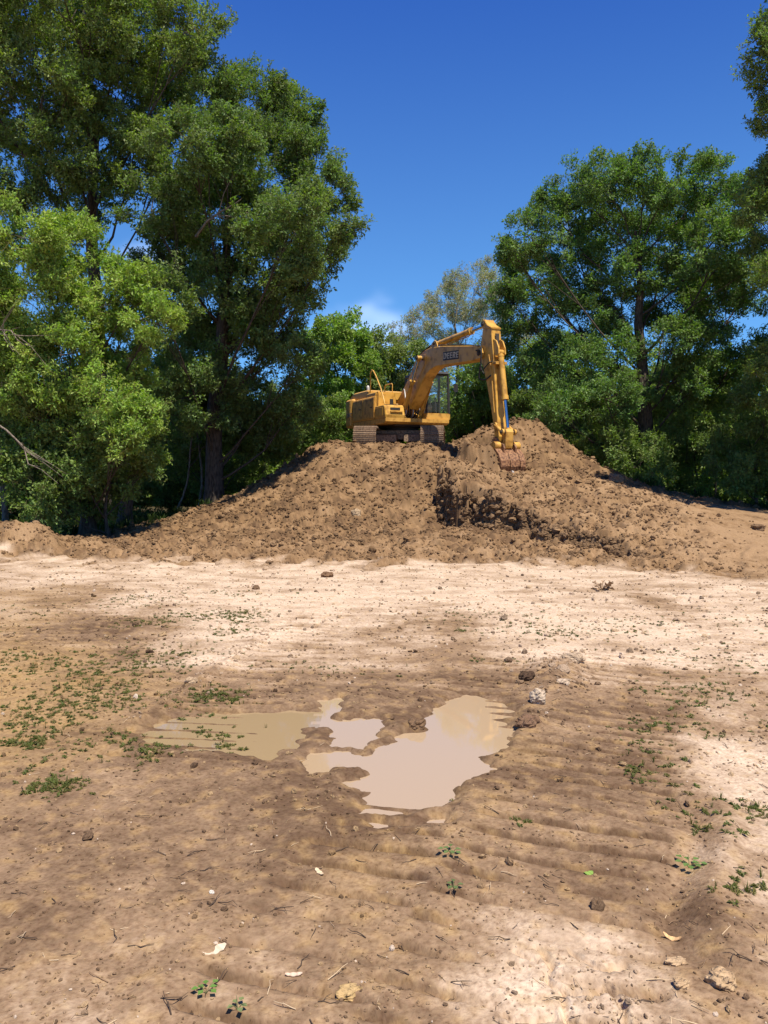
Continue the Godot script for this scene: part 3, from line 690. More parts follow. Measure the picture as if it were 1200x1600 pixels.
func soil_color(x: float, z: float) -> Color:
	var b := n_broad.get_noise_2d(x * 2.3 + 50.0, z * 2.3)
	var m := n_mid.get_noise_2d(x * 0.9 + 30.0, z * 0.9)
	var f := n_fine.get_noise_2d(x * 0.8 + 70.0, z * 0.8)
	var t := n_tiny.get_noise_2d(x * 0.7, z * 0.7 + 20.0)
	var c := TAN
	if z > -17.0:
		var wx := x + 0.1 * b
		var dry := sampled(soil_dry, wx, z + 0.2 * b, SX, SZ, SS, SNX, SNZ) + 0.22 * b + 0.22 * m + 0.15 * f + 0.09 * t
		if z > -6.3 and z < -3.3 and absf(x) < 2.1:
			var wet := pools(x, z)
			dry -= 0.14 * smoothstep(0.3, 0.08, minf(wet.x, wet.y) + 0.1 * f)
		if z > -10.0:
			dry -= 0.4 * print_relief(x, z, true)  # darker soil colour in bands along the furrows of the prints
		if z < -6.0:
			dry += 0.3 * n_streak.get_noise_2d(x * 0.9 + 11.0, z * 1.7)
		c = mixed(DAMP, TAN, dry / 0.45) if dry < 0.45 else mixed(TAN, PALE, (dry - 0.45) / 0.5)
		var och := sampled(soil_ochre, x, z, SX, SZ, SS, SNX, SNZ)
		c = mixed(c, OCHRE, (och * 0.75 + 0.25 * m + 0.2 * f) * clampf(och * 3.0, 0.0, 1.0))
		c = mixed(c, OCHRE, maxf(0.0, f * 0.9 - 0.12))
	if z < -11.5:
		var k := lumpiness(x, z, true)
		if k > 0.0:
			var d := 0.36 + 0.8 * b + 0.55 * m + 0.5 * f + 0.25 * t
			if x > 1.5:
				d += 0.3 * smoothstep(-0.3, 0.4, bank_side(x, z) if z > -24.0 else -1.0)
			d += 0.3 * smoothstep(-19.0, -16.5, z) + 0.35 * smoothstep(4.5, 7.5, x) * smoothstep(-25.0, -22.0, z)
			var e := mixed(MOUND_DAMP, MOUND, d / 0.5) if d < 0.5 else mixed(MOUND, MOUND_DRY, (d - 0.5) / 0.8)
			c = mixed(c, e, k * 1.25)
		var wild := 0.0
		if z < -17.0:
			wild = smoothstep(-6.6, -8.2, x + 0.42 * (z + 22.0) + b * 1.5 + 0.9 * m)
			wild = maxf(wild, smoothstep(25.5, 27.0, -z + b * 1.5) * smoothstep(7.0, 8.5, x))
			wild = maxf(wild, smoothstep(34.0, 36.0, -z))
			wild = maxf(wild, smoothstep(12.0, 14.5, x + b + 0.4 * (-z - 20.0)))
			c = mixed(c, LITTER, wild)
	return Color(c.r * (1.0 + 0.1 * t), c.g * (1.0 + 0.1 * t), c.b * (1.0 + 0.1 * t))


func build_ground() -> void:
	var rows := PackedFloat32Array([300.0, 120.0, 50.0, 20.0, 8.0, 3.0, 0.5, -0.6, -1.1])
	var z := -1.5
	while z > -37.0:
		rows.append(z)
		z -= maxf(0.013, -z * 0.0042)
	var step := 0.2
	while z > -420.0:
		rows.append(z)
		step *= 1.13
		z -= step
	var half := 300
	var fine := half * 2 + 1
	var outer := 11
	var wide := fine + outer * 2
	var total := wide * rows.size()
	var pos := PackedVector3Array()
	pos.resize(total)
	var col := PackedColorArray()
	col.resize(total)
	for j in rows.size():
		z = rows[j]
		var w := 2.0 + 0.56 * maxf(1.0, minf(-z, 45.0))
		for i in wide:
			var x := 0.0
			if i < outer:
				x = -w - 0.3 * (pow(1.9, outer - i) - 1.0)
			elif i >= outer + fine:
				x = w + 0.3 * (pow(1.9, i - outer - fine + 1) - 1.0)
			else:
				x = w * (i - outer - half) / half
			var k := j * wide + i
			pos[k] = Vector3(x, ground_height(x, z), z)
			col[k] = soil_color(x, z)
	var nor := PackedVector3Array()
	nor.resize(total)
	var last := rows.size() - 1
	for j in rows.size():
		var up := mini(j + 1, last) * wide
		var dn := maxi(j - 1, 0) * wide
		for i in wide:
			var k := j * wide
			var dx := pos[k + mini(i + 1, wide - 1)] - pos[k + maxi(i - 1, 0)]
			var dz := pos[dn + i] - pos[up + i]
			nor[k + i] = dz.cross(dx).normalized()
	var ids := PackedInt32Array()
	ids.resize((rows.size() - 1) * (wide - 1) * 6)
	var at := 0
	for j in rows.size() - 1:
		for i in wide - 1:
			var k := j * wide + i
			ids[at] = k
			ids[at + 1] = k + wide
			ids[at + 2] = k + 1
			ids[at + 3] = k + 1
			ids[at + 4] = k + wide
			ids[at + 5] = k + wide + 1
			at += 6
	var arrays := []
	arrays.resize(Mesh.ARRAY_MAX)
	arrays[Mesh.ARRAY_VERTEX] = pos
	arrays[Mesh.ARRAY_NORMAL] = nor
	arrays[Mesh.ARRAY_COLOR] = col
	arrays[Mesh.ARRAY_INDEX] = ids
	var mesh := ArrayMesh.new()
	mesh.add_surface_from_arrays(Mesh.PRIMITIVE_TRIANGLES, arrays)
	var g := part("ground", mesh, M.soil, self)
	tag(g, "bare tan and brown clay ground rising into a lumpy dirt mound", "ground", "", "structure")


func build_puddle(called: String, label: String, shallow: bool, material: Material) -> void:
	var s := Shape.new()
	var step := 0.06
	var x := -2.1
	while x < 1.3:
		var z := -6.3
		while z < -3.3:
			var p := pools(x + step / 2, z + step / 2)
			var d := p.y if shallow else p.x
			var other := p.x if shallow else p.y
			if d < 0.2 and d <= other + 0.0:
				s.quad(Vector3(x, 0, z), Vector3(x + step, 0, z), Vector3(x + step, 0, z + step), Vector3(x, 0, z + step), Vector3.UP)
			z += step
		x += step
	var o := part(called, s.made(), material, self)
	tag(o, label, "puddle", "", "structure")


# ---------------------------------------------------------------- trees and plants
func unit() -> Vector3:
	var y := rng.randf_range(-1.0, 1.0)
	var a := rng.randf() * TAU
	var r := sqrt(1.0 - y * y)
	return Vector3(r * cos(a), y, r * sin(a))


func frame_along(axis: Vector3, spin: float, size: float) -> Transform3D:
	var y := axis.normalized()
	var x := y.cross(Vector3.UP if absf(y.y) < 0.95 else Vector3.RIGHT).normalized()
	var b := Basis(x, y, x.cross(y)) * Basis(Vector3.UP, spin)  # the shoot's own z is its upper side
	return Transform3D(b.scaled(Vector3.ONE * size), Vector3.ZERO)


# a leafy shoot along +y, about 0.6 m long, with its leaves set round it
func spray(leaves: int, length: float, leaf: float, width: float, droop: float, curl: float) -> ArrayMesh:
	var s := Shape.new()
	s.tinted = true
	var bend := Vector3(rng.randf_range(-0.12, 0.12), 0, rng.randf_range(-0.12, 0.12))
	var stems := []
	stems.append([Vector3.ZERO, Vector3(0, length, 0) + bend])
	for k in 4:
		var t := 0.2 + 0.17 * k
		var from: Vector3 = stems[0][1] * t
		var a := k * 2.4 + rng.randf()
		stems.append([from, from + Vector3(cos(a), 0.75, sin(a)).normalized() * length * (0.55 - 0.07 * k)])
	s.tint = Color(0.9, 0.62, 0.9)
	for k in stems.size():
		s.tube([stems[k][0], stems[k][1]], [0.008 if k == 0 else 0.005, 0.003], 3, false)
	for i in leaves:
		var st: Array = stems[i % stems.size()]
		var t := rng.randf_range(0.25, 1.0)
		var p: Vector3 = st[0].lerp(st[1], t)
		var along: Vector3 = (st[1] - st[0]).normalized()
		var dir := (unit() + along * 0.5 + Vector3(0, -droop, 0)).normalized()
		var side := dir.cross(Vector3(0, 0, 1) + unit() * 0.75).normalized()
		var up := side.cross(dir).normalized()
		if up.z < 0.0:
			up = -up
		var l := leaf * rng.randf_range(0.75, 1.25)
		var w := l * width
		var base := p + dir * 0.02
		var tip := base + dir * l - up * l * curl
		var lft := base + dir * l * 0.5 + side * w * 0.5 + up * w * 0.16
		var rgt := base + dir * l * 0.5 - side * w * 0.5 + up * w * 0.16
		var k := rng.randf_range(0.82, 1.18)
		s.tint = Color(k * rng.randf_range(0.93, 1.07), k, k * rng.randf_range(0.85, 1.1))
		s.face(base, lft, tip, up)
		s.face(base, tip, rgt, up)
	return s.made()


var sprays := {}


# a tree: trunk, one limb for each mass of leaves, and the crown of leafy shoots that the limbs carry
func tree(called: String, label: String, category: String, group: String, foot: Vector3, trunk_r: float, lobes: Array, color: Color, density: float, shoot := "broad", size := 1.0, bark: Material = null, trunk_top := 0.85) -> Node3D:
	var root := thing(called, label, category, foot, 0.0, group)
	if bark == null:
		bark = M.bark
	var top := 0.0
	var mid := Vector3.ZERO
	for l in lobes:
		top = maxf(top, l[1])
		mid += Vector3(l[0], l[1], l[2]) / lobes.size()
	var high := (top - foot.y) * trunk_top
	var lean := Vector3(mid.x - foot.x, 0, mid.z - foot.z) * 0.6
	var path := []
	var radii := []
	var steps := 9
	for i in steps + 1:
		var t := float(i) / steps
		path.append(Vector3(lean.x * t * t, high * t - 0.15 * (1.0 - t), lean.z * t * t) + Vector3(n_broad.get_noise_2d(foot.x * 9.0, t * 30.0), 0, n_broad.get_noise_2d(foot.x * 9.0 + 200.0, t * 30.0)) * 0.5 * t)
		radii.append(trunk_r * ((1.0 - 0.82 * t) + 0.55 * exp(-t * 22.0)))
	var s := Shape.new()
	s.tube(path, radii, 10)
	part("trunk", s.made(), bark, root)
	var where := [[], [], []]
	var tints := [[], [], []]
	for l in lobes:
		var c := Vector3(l[0], l[1], l[2]) - foot
		var r: float = l[3]
		# the limb that carries this mass of leaves
		var flat := Vector2(c.x, c.z).distance_to(Vector2(lean.x, lean.z) * 0.4)
		var t0 := clampf((c.y - 0.9 * flat - 0.4 * r) / maxf(high, 0.1), 0.12, 0.92)
		var k := t0 * steps
		var from: Vector3 = path[int(k)].lerp(path[mini(int(k) + 1, steps)], k - int(k))
		var lr: float = clampf(lerpf(radii[int(k)], radii[mini(int(k) + 1, steps)], k - int(k)) * 0.4, 0.02, 0.02 + r * 0.028)
		var q := Shape.new()
		var bow := (c - from) * 0.5 + Vector3(0, -0.16 * flat, 0) + unit() * 0.3 * r
		var limb := []
		var lrad := []
		for i in 6:
			var t := i / 5.0
			limb.append(from + bow * 2.0 * t * (1.0 - t) + (c - from) * t * t + unit() * 0.09 * r * sqrt(t))
			lrad.append(lr * (1.0 - 0.7 * t))
		q.tube(limb, lrad, 6, false)
		var clumps: Array[Vector3] = []
		var count := int(9 + r * 12.0)
		for i in count:
			var d := unit()
			d.y = d.y * 0.85 + 0.1
			clumps.append(c + d * r * lerpf(0.45, 0.98, sqrt(rng.randf())))
		for i in mini(count, 9):
			var e: Vector3 = clumps[i]
			var b0: Vector3 = limb[3 + i % 3]
			q.tube([b0, b0.lerp(e, 0.5) + unit() * 0.1 * r, e], [lr * 0.34, lr * 0.22, 0.006], 4, false)
		part("limb", q.made(), bark, root)
		var shoots := int(density * 150.0 * r * r / (size * size)) + 8
		for i in shoots:
			var e: Vector3 = clumps[rng.randi() % count]
			var off := unit() * r * 0.3 * pow(rng.randf(), 0.5)
			off.y *= 0.7
			var p := e + off
			var out := (p - c).normalized()
			var f := frame_along(out * 0.8 + unit() * 0.7 + Vector3(0, 0.15, 0), rng.randfn(0.0, 0.5), size * rng.randf_range(0.7, 1.2))
			f.origin = p - f.basis.y * 0.3
			var w := rng.randi() % 3
			where[w].append(f)
			var k2 := rng.randf_range(0.72, 1.25)
			var warm := rng.randf_range(0.9, 1.12)
			k2 *= 2.7
			tints[w].append(Color(color.r * k2 * warm, color.g * k2, color.b * 1.25 * k2 * rng.randf_range(0.85, 1.15)))
	for w in 3:
		tag(many("crown", sprays[shoot][w], M.leaf, where[w], tints[w], root), "", "", "", "stuff")
	return root


func bush(called: String, label: String, group: String, lobes: Array, color: Color, density: float, shoot := "broad", size := 1.0) -> void:
	var mid := Vector3.ZERO
	for l in lobes:
		mid += Vector3(l[0], 0, l[2]) / lobes.size()
	mid.y = ground_height(mid.x, mid.z)
	tree(called, label, "shrub", group, mid, 0.06, lobes, color, density, shoot, size, M.bark, 0.7)


# the wood beyond, too far off and too dense to tell its trees apart
func far_woods() -> void:
	var where := [[], [], []]
	var tints := [[], [], []]
	for i in 19000:
		var x := rng.randf_range(-48.0, 52.0)
		var z := -rng.randf_range(47.0, 58.0)
		var gap := smoothstep(-6.0, -11.0, x) + smoothstep(5.0, 10.0, x)
		var top := lerpf(5.2, 6.2, clampf(gap, 0.0, 1.0)) + 2.2 * n_broad.get_noise_2d(x * 0.6, 3.0) + 1.4 * n_broad.get_noise_2d(x * 2.4, 9.0)
		var y := top * pow(rng.randf(), 1.1)
		var f := frame_along(unit() + Vector3(0, 0.4, 0.4), rng.randfn(0.0, 0.5), rng.randf_range(1.6, 2.6))
		f.origin = Vector3(x, y, z)
		var w := rng.randi() % 3
		where[w].append(f)
		var k := rng.randf_range(0.7, 1.25)
		tints[w].append(Color(0.19 * k, 0.28 * k, 0.068 * k))
	for w in 3:
		tag(many("far_woods", sprays.far[w], M.leaf, where[w], tints[w], self), "dense dark woods closing off the view behind the trees", "woods", "", "stuff")


func clod_mesh(seed_: int, flat: float) -> ArrayMesh:
	var f := noise_of(FastNoiseLite.TYPE_SIMPLEX, 0.9, seed_, 3)
	var s := Shape.new()
	var lat := 6
	var lon := 9
	var grid := []
	for j in lat + 1:
		var row := []
		for i in lon:
			var a := TAU * (i + 0.5 * (j % 2)) / lon
			var b := PI * j / lat
			var d := Vector3(sin(b) * cos(a), cos(b), sin(b) * sin(a))
			var r := 1.0 + 0.55 * f.get_noise_3dv(d * 1.3)
			d = d * r
			d.y *= flat
			row.append(d)
		grid.append(row)
	for j in lat:
		for i in lon:
			var k := (i + 1) % lon
			var a: Vector3 = grid[j][i]
			var b: Vector3 = grid[j][k]
			var c: Vector3 = grid[j + 1][k]
			var d: Vector3 = grid[j + 1][i]
			if j > 0:
				s.face(a, b, c, a + b + c)
			if j < lat - 1:
				s.face(a, c, d, a + c + d)
	return s.made()


func upright(x: float, z: float, size: float, sink := 0.25) -> Transform3D:
	var b := Basis(unit(), rng.randf() * TAU)
	return Transform3D(b.scaled(Vector3(size, size * rng.randf_range(0.75, 1.1), size * rng.randf_range(0.8, 1.2))), Vector3(x, (ground_height(x, z) if z < -11.0 else minf(ground_height(x, z), ground_height(x, z + size * 1.4))) + size * (0.5 - sink), z))


func scatter_clods() -> void:
	var shapes := []
	for i in 5:
		shapes.append(clod_mesh(60 + i, 0.72))
	var where := [[], [], [], [], []]
	var tints := [[], [], [], [], []]
	var placed := 0
	for i in 150000:
		var z := -lerpf(12.5, 29.0, pow(rng.randf(), 1.25))
		var x := rng.randf_range(-0.56, 0.56) * (-z + 1.0) + 0.3
		var l := lumpiness(x, z)
		if rng.randf() > l * l * 0.9 or placed > 22000:
			continue
		var patch := n_broad.get_noise_2d(x * 4.0 + 90.0, z * 4.0)
		if patch < rng.randf_range(-0.5, 0.25):
			continue
		var size := 0.0145 * exp(absf(rng.randfn(0.0, 1.0)) * 0.55) * clampf(-z / 18.0, 0.7, 1.4)
		if rng.randf() < 0.015:
			size *= 2.0
		size = minf(size, 0.085)
		var k := rng.randi() % 5
		where[k].append(upright(x, z, size, 0.2))
		var c := soil_color(x, z)
		c = c.lerp(MOUND if rng.randf() < 0.4 else MOUND_DRY, rng.randf() * 0.6)
		tints[k].append(c)
		placed += 1
	# broken lumps sticking out of the cut face of the bank
	for i in 3000:
		var t := rng.randf() * lerpf(0.5, 1.0, rng.randf()) * 8.4 + 2.0
		var j := int(t)
		var a := Vector2(BANK[j][0], BANK[j][1])
		var b := Vector2(BANK[j + 1][0], BANK[j + 1][1])
		var across := (b - a).normalized().orthogonal()
		if across.x > 0.0:
			across = -across
		var p := a.lerp(b, t - j) + (b - a).normalized() * rng.randfn(0.0, 0.1)
		var top := ground_height(p.x - across.x * 0.45, p.y - across.y * 0.45)
		var foot := ground_height(p.x + across.x * 0.45, p.y + across.y * 0.45)
		var up := rng.randf()
		var y := lerpf(foot, top, up) - 0.02
		var out := rng.randf_range(-0.12, 0.2)
		var q := p + across * out
		var size := rng.randf_range(0.03, 0.11) * (1.0 if t < 6.5 else 0.7)
		if y > ground_height(q.x, q.y) + size * 0.6:
			y = ground_height(q.x, q.y) + size * 0.4
		var f := upright(q.x, q.y, size, 0.45)
		f.origin.y = y
		var k := rng.randi() % 5
		where[k].append(f)
		tints[k].append(MOUND_DAMP.lerp(MOUND_DRY, rng.randf() * 0.7))
	for k in 5:
		var o := many("soil_clods", shapes[k], M.crumb, where[k], tints[k], self)
		tag(o, "loose brown soil clods strewn over the dirt mound", "clods", "", "stuff")


func scatter_crumbs() -> void:
	var shapes := [clod_mesh(71, 0.6), clod_mesh(72, 0.7), clod_mesh(73, 0.5)]
	var where := [[], [], []]
	var tints := [[], [], []]
	for i in 19000:
		var d := lerpf(1.9, 14.5, pow(rng.randf(), 2.2))
		var x := rng.randf_range(-0.58, 0.58) * d + rng.randfn(0.0, 0.1)
		var z := -d
		var p := pools(x, z)
		if minf(p.x, p.y) < 0.1:
			continue
		var patch := n_broad.get_noise_2d(x * 6.0 + 20.0, z * 6.0)
		if patch < rng.randf_range(-0.5, 0.25):
			continue
		var size := 0.0036 * exp(absf(rng.randfn(0.0, 1.0)) * 0.5) * clampf(d / 3.5, 0.75, 2.2)
		var k := rng.randi() % 3
		where[k].append(upright(x, z, size, 0.12))
		var c := soil_color(x, z)
		var q := rng.randf()
		if q < 0.25:
			c = c.lerp(Color(0.5, 0.36, 0.2), 0.55)
		elif q < 0.5:
			c = c.lerp(Color(0.1, 0.065, 0.042), 0.65)
		elif q < 0.52:
			c = Color(0.6, 0.5, 0.4)
		tints[k].append(c)
	for k in 3:
		var o := many("soil_crumbs", shapes[k], M.crumb, where[k], tints[k], self)
		tag(o, "small crumbs of soil and grit scattered over the muddy ground", "crumbs", "", "stuff")
	# the heap of spoil by the puddle and the ridge of crumbs at left
	where = [[], [], []]
	tints = [[], [], []]
	for i in 420:
		var z := -6.35 + rng.randfn(0.0, 0.4)
		var x := 1.42 + 0.35 * (-z - 6.4) + rng.randfn(0.0, 0.16)
		if i > 250:
			z = -rng.randf_range(4.9, 8.4)
			x = -1.6 + 0.13 * (-z - 5.0) + rng.randfn(0.0, 0.09)
		if minf(pools(x, z).x, pools(x, z).y) < 0.05:
			continue
		var k := rng.randi() % 3
		where[k].append(upright(x, z, 0.006 * exp(absf(rng.randfn(0.0, 1.0)) * 0.65), 0.25))
		tints[k].append(soil_color(x, z).lerp(PALE if rng.randf() < 0.3 else TAN, 0.4))
	for k in 3:
		var o := many("spoil_crumbs", shapes[k], M.crumb, where[k], tints[k], self)
		tag(o, "crumbled soil heaped along the edges of the vehicle prints", "crumbs", "", "stuff")
	# twigs, rootlets and straws
	var sticks := []
	for i in 4:
		var s := Shape.new()
		var a := Vector3.ZERO
		var path := [a]
		var radii := [0.0022]
		for k in 4:
			a += Vector3(0.022, rng.randf_range(-0.003, 0.006), rng.randf_range(-0.012, 0.012))
			path.append(a)
			radii.append(0.0022 - 0.0004 * k)
		s.tube(path, radii, 4)
		if i % 2 == 0:
			s.tube([path[2], path[2] + Vector3(0.02, 0.008, 0.02)], [0.0015, 0.0006], 3)
		sticks.append(s.made())
	where = [[], [], [], []]
	tints = [[], [], [], []]
	for i in 2200:
		var d := lerpf(2.0, 9.0, pow(rng.randf(), 1.8))
		var x := rng.randf_range(-0.58, 0.58) * d
		var z := -d
		if minf(pools(x, z).x, pools(x, z).y) < 0.08:
			continue
		if n_broad.get_noise_2d(x * 5.0 - 60.0, z * 5.0) < rng.randf_range(-0.35, 0.35):
			continue
		var k := rng.randi() % 4
		var b := Basis(Vector3.UP, rng.randf() * TAU) * Basis(Vector3(1, 0, 0), rng.randf() * TAU)
		where[k].append(Transform3D(b.scaled(Vector3.ONE * rng.randf_range(0.3, 1.0)), Vector3(x, ground_height(x, z) + 0.003, z)))
		var q := rng.randf()
		tints[k].append(Color(0.07, 0.045, 0.028) if q < 0.72 else (Color(0.5, 0.38, 0.24) if q < 0.9 else Color(0.25, 0.16, 0.09)))
	for k in 4:
		var o := many("twig_litter", sticks[k], M.straw, where[k], tints[k], self)
		tag(o, "dark rootlets and pale straws littering the muddy ground", "litter", "", "stuff")


# a small rosette weed
func weed_mesh(leaves: int, tall: float, wide: float) -> ArrayMesh:
	var s := Shape.new()
	s.tinted = true
	for i in leaves:
		var a := rng.randf() * TAU
		var out := Vector3(cos(a), 0, sin(a))
		var l := wide * rng.randf_range(0.5, 1.0)
		var rise := tall * rng.randf_range(0.3, 1.0)
		var side := Vector3(-out.z, 0, out.x) * l * 0.16
		var base := out * wide * 0.04
		var mid := base + out * l * 0.55 + Vector3(0, rise, 0)
		var tip := base + out * l + Vector3(0, rise * rng.randf_range(0.3, 0.9), 0)
		var k := rng.randf_range(0.75, 1.25)
		s.tint = Color(k, k, k * 0.9)
		s.face(base, mid + side, mid - side, Vector3.UP)
		s.face(mid + side, tip, mid - side, Vector3.UP)
		for e in [-1.0, 1.0]:
			var b0: Vector3 = base.lerp(mid, 0.7)
			var t1: Vector3 = b0 + (side * e * 1.6 + out * l * 0.22)
			s.face(b0, b0 + out * l * 0.16, t1, Vector3.UP)
	return s.made()


func grass_mesh(blades: int, tall: float) -> ArrayMesh:
	var s := Shape.new()
	for i in blades:
		var a := rng.randf() * TAU
		var out := Vector3(cos(a), 0, sin(a))
		var base := out * rng.randf() * tall * 0.2
		var h := tall * rng.randf_range(0.5, 1.0)
		var side := Vector3(-out.z, 0, out.x) * h * 0.03
		var mid := base + Vector3(0, h * 0.65, 0) + out * h * 0.15
		var tip := base + Vector3(0, h * 0.9, 0) + out * h * rng.randf_range(0.3, 0.6)
		s.face(base - side, base + side, mid + side, out)
		s.face(base - side, mid + side, mid - side, out)
		s.face(mid - side, mid + side, tip, out)
	return s.made()


func scatter_weeds() -> void:
	var shapes := [weed_mesh(14, 0.016, 0.032), weed_mesh(18, 0.02, 0.042), grass_mesh(12, 0.05)]
	var where := [[], [], []]
	var tints := [[], [], []]
	# x, z, spread in x, spread in z, how many
	var patches := [[-1.25, -5.75, 0.2, 0.25, 70], [-1.05, -4.95, 0.16, 0.12, 12], [-0.95, -4.7, 0.08, 0.08, 6], [-2.28, -5.98, 0.3, 0.6, 80], [-2.3, -5.1, 0.25, 0.35, 50], [-2.14, -4.74, 0.1, 0.1, 22], [-2.56, -8.8, 0.35, 0.3, 45], [-2.0, -9.2, 0.4, 0.3, 40], [-1.64, -9.21, 0.25, 0.35, 50], [-2.0, -5.63, 0.25, 0.3, 60], [-3.32, -7.06, 0.3, 0.2, 40], [-1.68, -4.05, 0.12, 0.1, 26], [-1.62, -4.74, 0.2, 0.2, 24], [-1.38, -4.57, 0.12, 0.12, 16], [-2.6, -6.6, 0.5, 0.6, 90], [-2.0, -7.0, 0.35, 0.5, 60], [-1.55, -8.2, 0.2, 0.25, 20], [-3.2, -10.2, 0.5, 0.6, 40], [-2.2, -11.0, 0.6, 0.5, 18], [1.67, -8.24, 0.5, 0.35, 40], [0.8, -8.24, 0.06, 0.06, 6], [1.2, -9.2, 0.6, 0.4, 24], [2.26, -5.8, 0.3, 0.35, 42], [1.85, -5.05, 0.3, 0.2, 26], [1.56, -4.57, 0.12, 0.3, 14], [1.48, -3.7, 0.1, 0.3, 16], [1.39, -4.27, 0.1, 0.12, 10], [1.8, -3.7, 0.12, 0.12, 14], [1.38, -2.96, 0.1, 0.15, 10], [3.0, -6.8, 0.6, 0.7, 36], [2.8, -4.9, 0.4, 0.5, 30], [2.6, -8.6, 0.7, 0.5, 26], [-1.9, -4.3, 0.3, 0.3, 16], [-1.85, -3.3, 0.08, 0.12, 12], [1.0, -6.9, 0.3, 0.2, 8], [-0.5, -6.6, 0.5, 0.25, 14], [4.0, -9.0, 0.8, 0.8, 24], [-4.5, -8.5, 0.7, 1.2, 60], [0.62, -3.6, 0.04, 0.05, 4], [0.3, -3.9, 0.05, 0.05, 3]]
	for q in patches:
		for i in int(q[4] * 2.6):
			var x: float = q[0] + rng.randfn(0.0, 0.7) * q[2]
			var z: float = q[1] + rng.randfn(0.0, 0.7) * q[3]
			var p := pools(x, z)
			if p.x < 0.02:
				continue
			var k := 0 if rng.randf() < 0.45 else (1 if rng.randf() < 0.7 else 2)
			var y := maxf(ground_height(x, z), 0.0 if p.y < 0.1 else -1.0)
			where[k].append(Transform3D(Basis(Vector3.UP, rng.randf() * TAU).scaled(Vector3.ONE * rng.randf_range(0.35, 1.0)), Vector3(x, y, z)))
			var b := rng.randf_range(0.7, 1.2)
			var yel := rng.randf()
			tints[k].append(Color(0.11 * b, 0.145 * b, 0.035 * b).lerp(Color(0.22, 0.18, 0.07), yel * yel * 0.8))
	for k in 3:
		var o := many("weeds", shapes[k], M.leaf, where[k], tints[k], self)
		tag(o, "low green weeds sprouting in patches on the clay", "weeds", "", "stuff")
	# grass in the shade under the trees
	var g := grass_mesh(16, 0.4)
	var at := []
	var tint := []
	for i in 5200:
		var z := -rng.randf_range(18.5, 36.0)
		var x := rng.randf_range(-16.0, -4.0)
		if rng.randf() < 0.35:
			x = rng.randf_range(8.0, 18.0)
			z = -rng.randf_range(25.5, 36.0)
		if soil_color(x, z).r > 0.11 or n_broad.get_noise_2d(x * 2.0, z * 2.0) < -0.25:
			continue
		at.append(Transform3D(Basis(Vector3.UP, rng.randf() * TAU).scaled(Vector3.ONE * rng.randf_range(0.5, 1.2)), Vector3(x, ground_height(x, z) - 0.02, z)))
		var b := rng.randf_range(0.7, 1.2)
		tint.append(Color(0.06 * b, 0.1 * b, 0.025 * b))
	var og := many("grass", g, M.leaf, at, tint, self)
	tag(og, "green grass growing in the shade under the trees", "grass", "", "stuff")


# ---------------------------------------------------------------- single small things on the ground
func stone(called: String, label: String, category: String, x: float, z: float, size: Vector3, color: Color, seed_: int, turn := 0.0, sink := 0.2, group := "") -> void:
	var f := noise_of(FastNoiseLite.TYPE_SIMPLEX, 0.8, seed_, 4)
	var s := Shape.new()
	s.tinted = true
	var lat := 14
	var lon := 20
	var grid := []
	for j in lat + 1:
		var row := []
		for i in lon:
			var a := TAU * i / lon
			var b := PI * j / lat
			var d := Vector3(sin(b) * cos(a), cos(b), sin(b) * sin(a))
			var r := 1.0 + 0.4 * f.get_noise_3dv(d * 1.1) + 0.09 * f.get_noise_3dv(d * 3.0)
			d = d.sign() * Vector3(pow(absf(d.x), 0.88), pow(absf(d.y), 0.85), pow(absf(d.z), 0.88))
			row.append(d * r * size * 0.5)
		grid.append(row)
	for j in lat:
		for i in lon:
			var k := (i + 1) % lon
			var a: Vector3 = grid[j][i]
			var b: Vector3 = grid[j][k]
			var c: Vector3 = grid[j + 1][k]
			var d: Vector3 = grid[j + 1][i]
			var v := 1.0 + 0.25 * f.get_noise_3dv(a * 40.0)
			s.tint = Color(color.r * v, color.g * v, color.b * v)
			if j > 0:
				s.face(a, b, c, a + b + c)
			if j < lat - 1:
				s.face(a, c, d, a + c + d)
	var o := part(called, s.made(), M.clod, self)
	o.position = Vector3(x, minf(ground_height(x, z), ground_height(x, z + size.z * 0.4)) + size.y * (0.5 - sink - 0.06), z)
	o.rotation.y = turn
	tag(o, label, category, group)


# a thin curled chip of wood or bark, or a dry leaf
func chip(called: String, label: String, category: String, x: float, z: float, length: float, width: float, color: Color, turn: float, curl := 0.15) -> void:
	var s := Shape.new()
	s.tinted = true
	var rows := 8
	var thick := 0.0025
	for side in [0, 1]:
		var up := Vector3.UP if side == 0 else Vector3.DOWN
		for i in rows:
			var pts := []
			for k in [i, i + 1]:
				var t := float(k) / rows
				var w := width * 0.5 * pow(sin(PI * clampf(t * 0.9 + 0.06, 0.0, 1.0)), 0.6) * (1.0 + 0.2 * sin(t * 17.0 + turn))
				var y := curl * length * (t - 0.5) * (t - 0.5) * 2.0 + (thick if side == 0 else 0.0)
				pts.append(Vector3((t - 0.5) * length, y, -w))
				pts.append(Vector3((t - 0.5) * length, y, w))
			var v := 1.0 + 0.12 * sin(i * 2.3)
			s.tint = Color(color.r * v, color.g * v, color.b * v)
			s.quad(pts[0], pts[1], pts[3], pts[2], up)
			if side == 0:
				for e in [0, 1]:
					var a: Vector3 = pts[e]
					var b: Vector3 = pts[e + 2]
					s.quad(a, b, b - Vector3(0, thick, 0), a - Vector3(0, thick, 0), Vector3(0, 0, -1 if e == 0 else 1))
	var o := part(called, s.made(), M.straw, self)
	o.position = Vector3(x, minf(minf(ground_height(x, z), ground_height(x, z + 0.03)), minf(ground_height(x - 0.025, z), ground_height(x + 0.025, z))) + 0.003, z)
	o.rotation.y = turn
	tag(o, label, category)


